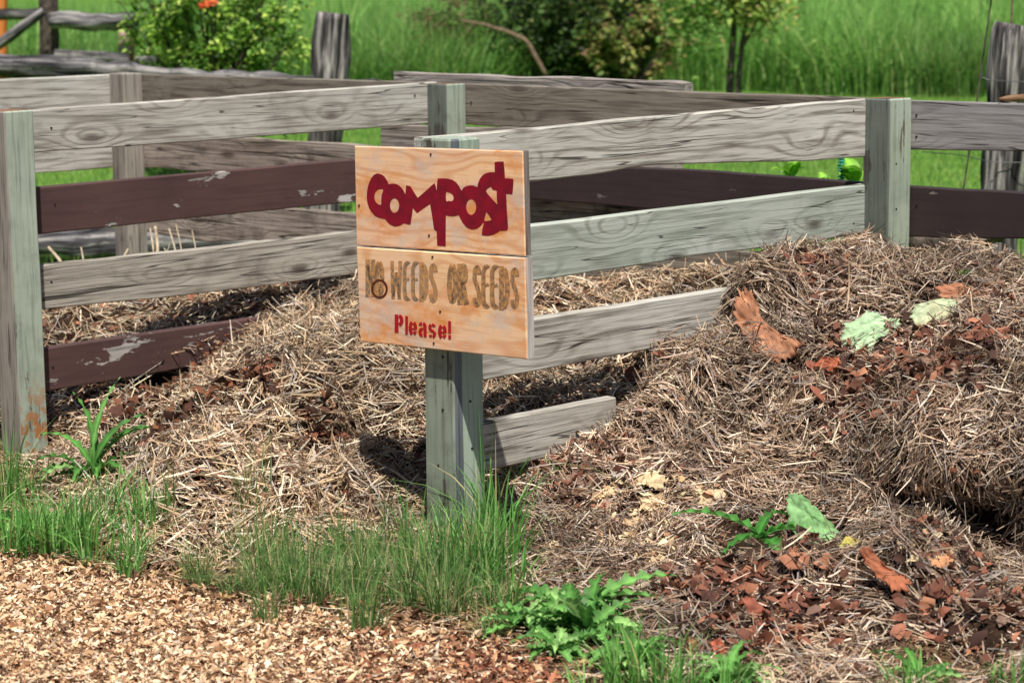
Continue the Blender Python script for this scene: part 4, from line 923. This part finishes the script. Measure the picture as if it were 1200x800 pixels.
# ---------------------------------------------------------------- foliage
def leafblob(acc, c, nr, size, cols, wts, droop=.0):
    """many small pointed leaves (two folded halves) at c"""
    n = len(c); a = rng.uniform(0, 6.28, n); nj = unit(nr+rng.normal(0, .5, (n, 3)))
    t = np.stack([np.cos(a), np.sin(a), rng.normal(-droop, .4, n)], 1); t = unit(t-nj*np.sum(t*nj, 1, keepdims=True)*.8); sd = unit(np.cross(nj, t)); nj = np.cross(t, sd)
    L = rng.uniform(.6, 1.2, n)*size; Wd = L*.27
    V = np.zeros((n, 6, 3)); V[:, 0] = c; V[:, 3] = c+t*L[:, None]-nj*(L*.15)[:, None]
    V[:, 1] = c+t*(L*.3)[:, None]+sd*Wd[:, None]+nj*(Wd*.3)[:, None]; V[:, 2] = c+t*(L*.68)[:, None]+sd*(Wd*.8)[:, None]+nj*(Wd*.2)[:, None]
    V[:, 5] = c+t*(L*.3)[:, None]-sd*Wd[:, None]+nj*(Wd*.3)[:, None]; V[:, 4] = c+t*(L*.68)[:, None]-sd*(Wd*.8)[:, None]+nj*(Wd*.2)[:, None]
    b = np.arange(n)[:, None]*6
    F = np.concatenate([b+np.array([0, 1, 2, 3]), b+np.array([0, 3, 4, 5])])
    acc.add(V.reshape(-1, 3), F, np.repeat(pal(cols, n, wts, .18), 6, axis=0))
def shrub(name, label, cat, base, Ht, rad, nb, nl, size, cols, wts, stem='dark_bark', stem_r=.012, low=.15, group=None, leafmat='leafmat', up=1.):
    t = thing(name, base, label, cat, group); acc = Acc(); av = []; af = []
    sa = Acc(); B = np.array(base, float)
    for i in range(nb):
        a = random.uniform(0, 6.28); rr = rad*math.sqrt(random.random()); h = Ht*random.uniform(.55, 1.)*(1-.35*(rr/rad)**2)
        tip = B+np.array([rr*math.cos(a), rr*math.sin(a), h]); mid = B+np.array([rr*.35*math.cos(a), rr*.35*math.sin(a), h*.5])
        P = resample([B+np.array([random.uniform(-.05, .05), random.uniform(-.05, .05), 0]), mid, tip], 7)
        V, F = tube(P, [stem_r*(1-.12*k) for k in range(7)], 5, False); sa.add(V, F)
        m = nl//nb; s = rng.uniform(low, 1, m)**.8
        kk = 9; cs = rng.uniform(low, 1, kk)**.8; s = cs[rng.integers(0, kk, m)]; cof = rng.normal(0, rad*.17, (kk, 3)); ci = np.searchsorted(np.sort(cs), s) % kk
        pts = np.stack([np.interp(s, np.linspace(0, 1, 7), P[:, k]) for k in range(3)], 1)+cof[ci]+rng.normal(0, rad*.055, (m, 3))
        leafblob(acc, pts, np.tile([0, -.3, 1.], (m, 1)), size, cols, wts, .2)
    sa.build('stem', M[stem], t, smooth=True)
    acc.build('foliage', M[leafmat], t); return t
GR = [(116, 160, 56), (152, 188, 76), (88, 128, 46), (186, 206, 104), (62, 94, 38)]
b = at_y(245, 0, 15.5)
sh = shrub('leafy_shrub', 'bright green leafy shrub behind the log rail, left of the split post', 'shrub', (b[0], 15.5, 0), 2.1, .66, 40, 11000, .052, GR, [3, 3, 2, 1.6, 1.2], low=.2)
b = at_y(155, 0, 15.8)
def fl(px, py, Y, parent):
    p_ = at_y(px, py, Y); A_ = Acc(); leafblob(A_, np.tile(p_, (14, 1))+rng.normal(0, .012, (14, 3)), np.tile([0, -.6, .8], (14, 1)), .05, [(232, 120, 50), (214, 92, 60)], [1, 1]); A_.build('flower', M['leafmat'], parent)
fl(238, 6, 14.95, sh); fl(243, 3, 14.95, sh)
b = at_y(665, 0, 25.6)
shrub('dense_bush', 'dark dense bush in the meadow with yellowing leaves on its right', 'bush', (b[0], 25.6, 0), 1.8, 1.1, 54, 15000, .07, [(62, 92, 38), (92, 122, 52), (40, 62, 28), (120, 130, 70)], [3, 2, 3, 1], low=.15, stem_r=.02)
b = at_y(745, 0, 25.2)
shrub('yellowing_bush', 'yellow green bush beside the dark bush in the meadow', 'bush', (b[0], 25.2, 0), 1.5, .6, 24, 5000, .075, [(156, 160, 84), (176, 164, 104), (108, 136, 60), (150, 120, 92)], [3, 2, 3, 1], low=.4, stem_r=.02)
b = at_y(515, 0, 25.4)
shrub('sparse_bush', 'sparse reddish bush in the meadow above the back post', 'bush', (b[0], 25.4, 0), 1.4, .6, 26, 2600, .06, [(128, 112, 80), (112, 128, 70), (140, 96, 84), (96, 130, 60)], [2, 2, 1, 2], low=.3, stem_r=.008)
# young tree with two thin trunks
YT = 22.5
tr = thing('young_tree', (at_y(862, 0, YT)[0], YT, 0), 'young tree with two thin dark trunks behind the bins', 'tree')
V1 = Acc()
for pts in ([atk(853, 168, YT, 5), atk(856, 90, YT, 4.5), atk(861, 20, YT, 4), atk(864, -60, YT, 3)], [atk(862, 168, YT, 4), atk(866, 90, YT, 3.6), atk(870, 50, YT, 3.2), atk(876, 20, YT, 2.6), atk(872, -50, YT, 2)], [atk(870, 55, YT, 2.2), atk(885, 30, YT, 2), atk(888, 10, YT, 1.6), atk(890, -30, YT, 1.2)]):
    Q = resample(pts, 14); V, F = tube(Q[:, :3], Q[:, 3], 8, True, .15, 3., 3); V1.add([], []) if False else None
    o = obj('trunk', V, F, M['dark_bark'], tr, smooth=True)
A_ = Acc()
n = 1400; p0 = at_y(850, -20, YT); pts = p0+rng.normal(0, 1, (n, 3))*[.32, .3, .2]; leafblob(A_, pts, np.tile([0, -.3, 1.], (n, 1)), .085, [(150, 176, 84), (176, 176, 96), (104, 140, 60), (160, 130, 100)], [3, 2, 2, .6], .3)
n = 700; p0 = at_y(885, 5, YT); pts = p0+rng.normal(0, 1, (n, 3))*[.16, .2, .12]; leafblob(A_, pts, np.tile([0, -.3, 1.], (n, 1)), .075, [(166, 186, 92), (190, 176, 110), (116, 150, 66)], [3, 2, 2], .3)
n = 500; p0 = at_y(810, 20, YT); pts = p0+rng.normal(0, 1, (n, 3))*[.16, .2, .2]; leafblob(A_, pts, np.tile([0, -.3, 1.], (n, 1)), .075, [(120, 160, 74), (96, 140, 56)], [3, 2], .3)
A_.build('crown', M['leafmat'], tr)
pts = [atk(540, 24, 24, 1.6), atk(565, 28, 24, 1.9), atk(590, 36, 24, 2.2), atk(618, 48, 24, 2.4), atk(640, 90, 24, 2.6)]
o = log('dead_branch', pts, M['twig'], None, 8, 16, .1, .01); tag(o, 'bare grey branch sticking out left of the dark bush', 'branch')

# ---------------------------------------------------------------- leafy weeds
def leaf_blade(L, Wd, lobes=0, arch=.5, rise=.9, fold=.25, n=22, ruffle=.0, seed=0, tipw=.55):
    """long leaf from the origin along +x; arch bends it down towards the tip"""
    V = []; C = []; F = []; x = z = 0; ang = rise
    for i in range(n+1):
        t = i/n
        w = Wd*(math.sin(math.pi*min(1, t**tipw))**.75 if t < 1 else 0)+.0015*(1-t)
        if lobes:
            ph = (t*lobes) % 1; w *= .42+.58*(1-ph)**1.1 if t > .12 else .25
        rf_ = ruffle*math.sin(i*1.9+seed)*Wd
        for sidx, sgn in enumerate((-1, -.5, 0, .5, 1)):
            back = (.35*abs(sgn)*Wd if lobes else 0)
            V.append((x-back*math.cos(ang), sgn*w, z+abs(sgn)*w*fold+rf_*abs(sgn)*(1 if sgn > 0 else -1)-back*math.sin(ang)))
            C.append(1.7 if sgn == 0 else (1. if abs(sgn) < 1 else .85))
        x += L/n*math.cos(ang); z += L/n*math.sin(ang); ang -= arch/n*(1+t)
    for i in range(n):
        for j in range(4): F.append([i*5+j, (i+1)*5+j, (i+1)*5+j+1, i*5+j+1])
    return np.array(V), F, np.array(C)
def weed(label, px, py, specs, cols, z=None, zup=.012, cat='weed', name='leafy_weed'):
    b = hit(px, py)+np.array([0, 0, zup])
    t = thing(name, b, label, cat)
    for (az, L, Wd, lobes, arch, rise) in specs:
        V, F, C = leaf_blade(L, Wd, lobes, arch, rise, random.uniform(.2, .6), seed=random.random()*9, ruffle=.2)
        col = np.array(srgb(random.choice(cols))[:3])*random.uniform(.85, 1.15)
        o = obj('leaf', V, np.array(F), M['leafmat'], t, Matrix.Translation(Vector(b)+Vector((random.uniform(-.01, .01), random.uniform(-.01, .01), 0))) @ Matrix.Rotation(az, 4, 'Z') @ Matrix.Rotation(random.uniform(-.3, .3), 4, 'X'), col=col[None, :]*C[:, None], smooth=True)
    return t
WG = [(88, 140, 64), (110, 162, 82), (72, 120, 54), (138, 178, 104)]
random.seed(21)
# centre weed: several rosettes merging
def rosette(n, L0, L1, W0, W1, lob, r0=.3, r1=1.2, az0=0, az1=6.28):
    return [(az0+(az1-az0)*(i+random.random()*.8)/n, random.uniform(L0, L1), random.uniform(W0, W1), lob, random.uniform(.7, 1.6), random.uniform(r0, r1)) for i in range(n)]
weed('leafy dandelion like weed with jagged leaves right of the sign post foot', 690, 748, rosette(26, .10, .19, .018, .03, 6), WG, .0)
weed('small jagged weed touching the grass at the sign post', 618, 742, rosette(22, .08, .14, .016, .026, 5), WG, .0)
weed('jagged weed with one long leaf reaching right over the straw', 668, 728, rosette(18, .10, .16, .018, .028, 6)+[(.35, .25, .03, 7, .6, .65), (.05, .23, .03, 7, .8, .6), (-.25, .2, .026, 7, .9, .5), (2.6, .15, .034, 0, .8, .7)], WG, .0)
weed('low jagged weed on the bark mulch at the bottom', 652, 770, rosette(18, .07, .13, .014, .022, 5), WG, .0)
weed('jagged weed beside the bottom grass tufts', 735, 785, rosette(18, .09, .16, .016, .026, 6), WG, .0)
weed('leafy weed cut by the bottom edge, right of the grass tufts', 855, 806, rosette(16, .09, .14, .014, .022, 5), WG, .0)
weed('leafy weed at the bottom edge below the fallen brown leaves', 1080, 808, rosette(16, .08, .14, .014, .02, 5), WG, .0)
weed('five leaved weed growing out of the straw in the lower right', 893, 652, [(3.0, .22, .028, 9, .6, .6), (3.9, .16, .022, 6, .6, .25), (.7, .14, .028, 7, 1.4, 1.1), (-.35, .16, .028, 8, 1.5, .7), (-1.3, .16, .026, 7, 1.0, .1)], [(72, 132, 56), (92, 156, 72)], zup=.045)
weed('tall upright weed beside the left green post', 108, 566, [(az+random.uniform(-.25, .25), L, W, 6, ar, ri) for az, L, W, ar, ri in
    ((.15, .27, .022, 1.2, 1.25), (.5, .25, .02, 1.0, 1.4), (2.7, .22, .022, 1.2, 1.35), (3.1, .18, .024, 1.3, 1.1), (-.2, .24, .024, 1.4, 1.0), (.1, .2, .022, 1.2, .7), (3.4, .16, .022, 1.2, .8),
     (-.6, .19, .026, 1.3, .9), (-1.1, .16, .026, 1.4, 1.), (-1.7, .15, .024, 1.4, .9), (-2.4, .16, .024, 1.3, .9), (.9, .29, .018, .6, 1.5), (2.3, .26, .018, .7, 1.5), (.3, .15, .022, 1., .4), (2.9, .13, .022, 1., .5), (-.9, .12, .022, .9, .4), (-2., .12, .02, .9, .5), (.0, .29, .018, 1.5, 1.4))], WG)
weed('low broad leaved weed at the left edge', 35, 625, rosette(12, .08, .14, .018, .028, 0, .4, 1.1), WG, .0)
weed('tiny green sprout on top of the right heap', 1125, 330, rosette(9, .02, .035, .007, .011, 0), WG)

# plants and teal spiral behind the back wall
random.seed(5)
def tallplant(label, px, py, nleaf, L, Wd, Y=7.9):
    b = at_y(px, py, Y); t = thing('garden_plant', (b[0], Y, 0), label, 'plant')
    V, F = tube(resample([(b[0], Y, 0), (b[0]+.01, Y, b[2]-.06), (b[0], Y, b[2]-.02)], 6), .004, 6); o = obj('stem', V, F, M['leafmat'], t, col=np.array([.1, .25, .05])[None, :]*np.ones((len(V), 1)), smooth=True)
    for i in range(nleaf):
        V, F, C = leaf_blade(L*random.uniform(.8, 1.2), Wd, 0, .9, random.uniform(.9, 1.5), .3, tipw=.8)
        obj('leaf', V, np.array(F), M['leafmat'], t, Matrix.Translation((b[0], Y, b[2]-.03)) @ Matrix.Rotation(random.uniform(0, 6.28), 4, 'Z'), col=np.array(srgb((140, 196, 70))[:3])[None, :]*C[:, None], smooth=True)
tallplant('single broad light green leaf behind the dark back board', 926, 200, 5, .085, .03)
tallplant('small light green leaves left of the teal spiral', 966, 210, 6, .06, .016)
tallplant('broad yellow green leaves right of the teal spiral', 1000, 206, 8, .10, .032)
b = at_y(986, 181, 7.9); th = np.linspace(0, 2*math.pi*9, 150)
P = np.stack([b[0]+.010*np.cos(th), 7.9+.010*np.sin(th), b[2]-.09+.09*th/th[-1]], 1); V, F = tube(P, .003, 6)
st = thing('spiral_stake', (b[0], 7.9, 0), 'teal spiral plant stake between the light green leaves', 'plant stake')
obj('spiral', V, F, M['teal'], st, smooth=True)
V, F = tube(resample([(b[0], 7.9, -.05), (b[0], 7.9, b[2]-.005)], 4), .0035, 8); obj('rod', V, F, M['teal'], st, smooth=True)

# ---------------------------------------------------------------- fallen leaves and scraps lying on the heaps
def nrm_at(p_):
    for hp in heaps:
        b = hp.b; u, v = xy2uv(p_[0], p_[1])
        if b[0] <= u <= b[1] and b[2] <= v <= b[3]:
            e = .09; z = hp.h(np.array([u, u+e, u]), np.array([v, v, v+e])); gu = (z[1]-z[0])/e; gv = (z[2]-z[0])/e
            g3 = np.array([-(ua[0]*gu+ub[0]*gv), -(ua[1]*gu+ub[1]*gv), 1.]); return g3/np.linalg.norm(g3)
    return np.array([0, 0, 1.])
def outline_leaf(name, label, cat, poly, cols, crumple=.02, lift=.012, vein=None, rag=1., up=.03, group=None, tiltc=.45, ruff=0.):
    """a crumpled leaf: its outline in image points laid on a plane touching the heap where it rests"""
    cx = sum(p[0] for p in poly)/len(poly); cy = sum(p[1] for p in poly)/len(poly)
    c0 = hit(cx, cy); nr = nrm_at(c0); vw = -ray(cx, cy); vw /= np.linalg.norm(vw)
    nr = unit((nr*(1-tiltc)+vw*tiltc)[None])[0]; c0 = c0+nr*(lift+up)
    def pr(px, py):
        r = ray(px, py); o3 = np.array([0, 0, CH]); k = ((c0-o3)@nr)/(r@nr); return o3+r*k
    pts = [pr(x, y)-c0 for x, y in poly]; n = len(pts); rings = 8; V = [np.zeros(3)]; C = [1.]; F = []
    sd = random.random()*30; size = max(np.linalg.norm(p_) for p_ in pts)
    m = 5*n; B = [pts[(i//5)]*(1-(i % 5)/5)+pts[(i//5+1) % n]*((i % 5)/5) for i in range(m)]
    for i in range(m): B[i] = B[i]*(1+rag*.16*mnoise.noise((i*.9, sd, 0))-.07*(i % 3 == 1)+.05*mnoise.noise((i*2.3, sd, 4)))
    for r_ in range(1, rings+1):
        for i in range(m):
            q = B[i]*r_/rings; a = q/size
            dz = crumple*(mnoise.noise((a[0]*2+sd, a[1]*2, a[2]*2))*1.3+(.35-abs(mnoise.noise((a[0]*4+sd, a[1]*4, a[2]*4))))*1.1+mnoise.noise((a[0]*11+sd, a[1]*11, a[2]*11))*.35)+ruff*(r_/rings)**3*math.sin(i*1.3)
            V.append(q+nr*dz); C.append(.85+.4*random.random()*(r_ < rings)+.15*mnoise.noise((a[0]*6, a[1]*6, sd)))
    V[0] = nr*crumple*mnoise.noise((sd, 0, 0))
    Wp = np.array(V)+c0; u_, v_ = xy2uv(Wp[:, 0], Wp[:, 1]); hz = np.zeros(len(Wp))
    for hp in heaps:
        b = hp.b; i_ = (u_ >= b[0]) & (u_ <= b[1]) & (v_ >= b[2]) & (v_ <= b[3])
        if i_.any(): hz[i_] = np.maximum(hz[i_], hp.h(u_[i_], v_[i_]))
    dz_ = np.clip(hz+lift-.012-Wp[:, 2], 0, .035); V = [np.array(v)+nr*d_ for v, d_ in zip(V, dz_)]
    for i in range(m): F.append([0, 1+i, 1+(i+1) % m])
    tri = list(F)
    for r_ in range(rings-1):
        for i in range(m):
            a_ = 1+r_*m+i; b_ = 1+r_*m+(i+1) % m; c_ = b_+m; d_ = a_+m; tri.append([a_, d_, c_]); tri.append([a_, c_, b_])
    c1 = np.array(srgb(cols[0])[:3]); c2 = np.array(srgb(cols[1])[:3]); f = np.array([.5+.5*mnoise.noise((v[0]*30+sd, v[1]*30, v[2]*30)) for v in V])[:, None]
    col = (c1*(1-f)+c2*f)*np.array(C)[:, None]
    o = obj(name, V, np.array(tri), M['dryleaf'], None, Matrix.Translation(Vector(c0)), col=col, smooth='dead' not in name)
    so_ = o.modifiers.new('thickness', 'SOLIDIFY'); so_.thickness = .0012
    return tag(o, label, cat, group)
random.seed(3)
OR = ((190, 134, 102), (150, 98, 76)); PG = ((186, 212, 172), (156, 188, 142)); CRM = ((226, 206, 166), (196, 166, 126))
outline_leaf('wilted_leaf', 'pale green wilted cabbage leaf on the right heap, nearer the sign', 'leaf', [(985, 398), (990, 380), (1008, 372), (1015, 364), (1028, 366), (1040, 372), (1056, 375), (1050, 388), (1040, 396), (1028, 404), (1022, 417), (1004, 419), (1002, 408), (990, 404)], PG, .009, .034, tiltc=.5)
outline_leaf('wilted_leaf', 'pale mint green leaf with pinkish middle beside the orange leaf', 'leaf', [(1065, 372), (1070, 358), (1085, 354), (1105, 350), (1128, 352), (1124, 368), (1108, 376), (1092, 379), (1076, 385)], ((180, 206, 168), (198, 192, 156)), .007, .04, tiltc=.72)
outline_leaf('dead_leaf', 'orange brown dead leaf at the top right of the heap', 'leaf', [(1095, 338), (1106, 333), (1122, 330), (1140, 338), (1161, 350), (1150, 357), (1132, 355), (1116, 362), (1100, 350)], OR, .016, .03, tiltc=.7)
outline_leaf('dead_leaf', 'large draped orange brown leaf left on the right heap, narrow above and broad below', 'leaf', [(858, 352), (866, 342), (876, 340), (888, 352), (890, 368), (902, 384), (912, 398), (930, 403), (946, 408), (930, 418), (916, 430), (900, 433), (884, 426), (878, 406), (866, 388), (860, 370)], ((190, 138, 104), (138, 90, 68)), .03, .03, tiltc=.7)
outline_leaf('dead_leaf', 'small folded reddish leaf under the pale green leaf', 'leaf', [(952, 428), (964, 418), (978, 420), (984, 416), (986, 432), (984, 446), (976, 438), (962, 434)], ((186, 108, 76), (140, 78, 58)), .012, .024, tiltc=.6)
outline_leaf('wilted_leaf', 'folded dark green leaf with pale underside in the lower right straw', 'leaf', [(919, 582), (930, 576), (944, 582), (958, 596), (974, 612), (990, 630), (974, 640), (948, 640), (934, 632), (924, 610)], ((150, 190, 134), (104, 150, 88)), .010, .045, tiltc=.8)
outline_leaf('wilted_leaf', 'small yellow tipped leaf end lying right of the folded green leaf', 'leaf', [(982, 640), (990, 630), (1004, 632), (1014, 638), (1002, 646), (988, 646)], ((176, 186, 96), (196, 160, 90)), .006, .026, tiltc=.7)
outline_leaf('dead_leaf', 'long rusty brown leaf in the lower right litter', 'leaf', [(1008, 646), (1020, 642), (1032, 656), (1044, 668), (1060, 672), (1070, 680), (1062, 692), (1046, 694), (1040, 684), (1026, 674), (1014, 660)], ((190, 120, 86), (140, 82, 60)), .014, .024, tiltc=.6)
outline_leaf('dead_leaf', 'reddish brown curled leaf in the litter below the five leaved weed', 'leaf', [(868, 700), (880, 696), (894, 716), (908, 728), (916, 742), (904, 752), (890, 740), (878, 722)], ((166, 100, 78), (124, 70, 56)), .014, .024, tiltc=.6)
outline_leaf('dead_leaf', 'small rust coloured leaf at the bottom of the litter', 'leaf', [(832, 752), (844, 748), (852, 764), (848, 776), (836, 772)], ((196, 110, 84), (150, 84, 66)), .01, .02, tiltc=.6)
creams = [('uppermost cream dried leaf in the group right of the sign post', [(752, 556), (768, 552), (782, 556), (786, 566), (776, 576), (760, 574), (750, 566)]),
          ('large cream dried leaf in the middle of its group', [(744, 580), (762, 576), (786, 580), (790, 592), (780, 604), (762, 606), (748, 598)]),
          ('cream dried leaf lowest in its group, beside dark soil', [(738, 604), (752, 602), (760, 610), (752, 620), (742, 630), (736, 618)]),
          ('cream dried leaf lying alone right of the group', [(814, 582), (828, 572), (850, 570), (855, 580), (844, 592), (832, 601), (820, 598)]),
          ('small cream scrap left in the group', [(700, 574), (712, 568), (724, 570), (730, 578), (716, 584), (704, 582)]),
          ('peach coloured dried leaf left of the cream group', [(697, 592), (710, 584), (720, 590), (714, 602), (702, 604)]),
          ('cream scrap lying nearest the grey lowest board', [(694, 536), (708, 532), (720, 538), (712, 544), (698, 544)]),
          ('white grey scrap above the cream leaves', [(712, 550), (724, 546), (736, 552), (732, 560), (718, 562)]),
          ('cream flake left of the jagged weed leaf', [(640, 640), (648, 632), (658, 634), (654, 642), (644, 644)]),
          ('pale flake by the short stick', [(764, 656), (776, 650), (782, 656), (774, 664)]),
          ('pale peach flake in the lower right litter', [(1088, 654), (1104, 650), (1120, 656), (1116, 666), (1098, 668)]),
          ('pale flake right of the curled reddish leaf', [(848, 692), (858, 686), (868, 690), (860, 696)])]
for lb, pl in creams:
    mx_ = sum(q[0] for q in pl)/len(pl); my_ = sum(q[1] for q in pl)/len(pl); pl = [(mx_+(x_-mx_)*.82, my_+(y_-my_)*.82) for x_, y_ in pl]
    outline_leaf('dried_leaf', lb, 'leaf', pl, ((206, 190, 176), (180, 166, 156)) if 'grey' in lb else (((214, 160, 120), (190, 130, 90)) if 'peach' in lb else CRM), .004, .012, group='pale dried leaves on the heap', tiltc=.3, ruff=.0015, up=.008, rag=2.2)
bits_on(right, hr, 300, [(226, 206, 166), (206, 176, 136), (196, 150, 120)], [3, 2, 1], (.010, .032), wfun=patch((765, 565, .06), (765, 595, .07), (740, 612, .05), (835, 585, .04), (710, 590, .05), (745, 640, .08), (770, 660, .05), (1100, 655, .05)), lift=.03, name='leaf_litter', tilt=.5)
# sticks
def stick(label, a, b, r, mat='twig', lift=.012, bendy=.01):
    p0 = hit(*a); p1 = hit(*b); p0[2] += lift; p1[2] += lift; mid = (p0+p1)/2+np.array([0, 0, bendy])
    P = resample([p0, mid, p1], 12); V, F = tube(P, [r*(1-.03*i) for i in range(12)], 10, True, .2, random.random()*9, 3)
    return tag(obj('stick', V, F, M[mat], None, smooth=True), label, 'stick')
stick('short thick pale stick right of the jagged weed', (732, 708), (772, 686), .0085, 'pale_twig')
stick('thin dark twig in the bottom right litter', (900, 762), (972, 802), .005)
stick('long thin grey twig slanting down to the sign post', (418, 545), (508, 598), .0035, 'pale_twig', .03)
stick('long pale twig lying left of the sign post grass', (262, 640), (345, 592), .004, 'pale_twig', .03)
stick('thin stalk slanting at the right edge of the heap', (1155, 520), (1195, 420), .0025, 'pale_twig', .03)
# dry stalks in the left bay
acc = Acc()
for (x0, y0, x1, y1, r) in ((57, 290, 78, 306, .006), (182, 266, 184, 300, .006), (176, 268, 180, 304, .003), (198, 268, 208, 300, .003), (206, 262, 214, 300, .002), (95, 290, 97, 308, .003), (150, 292, 132, 306, .004), (225, 270, 230, 300, .002)):
    p0 = at_y(x0, y0, 8.9); p1 = at_y(x1, y1+14, 8.75); V, F = tube(resample([p0, (p0+p1)/2+[.006, 0, .004], p1], 8), r, 7, True); acc.add(V, [f for f in F if len(f) == 4])
tag(acc.build('dry_stalks', M['pale_twig'], smooth=True), 'bleached dry plant stalks poking up behind the brown boards', 'dry stalks', kind='stuff')
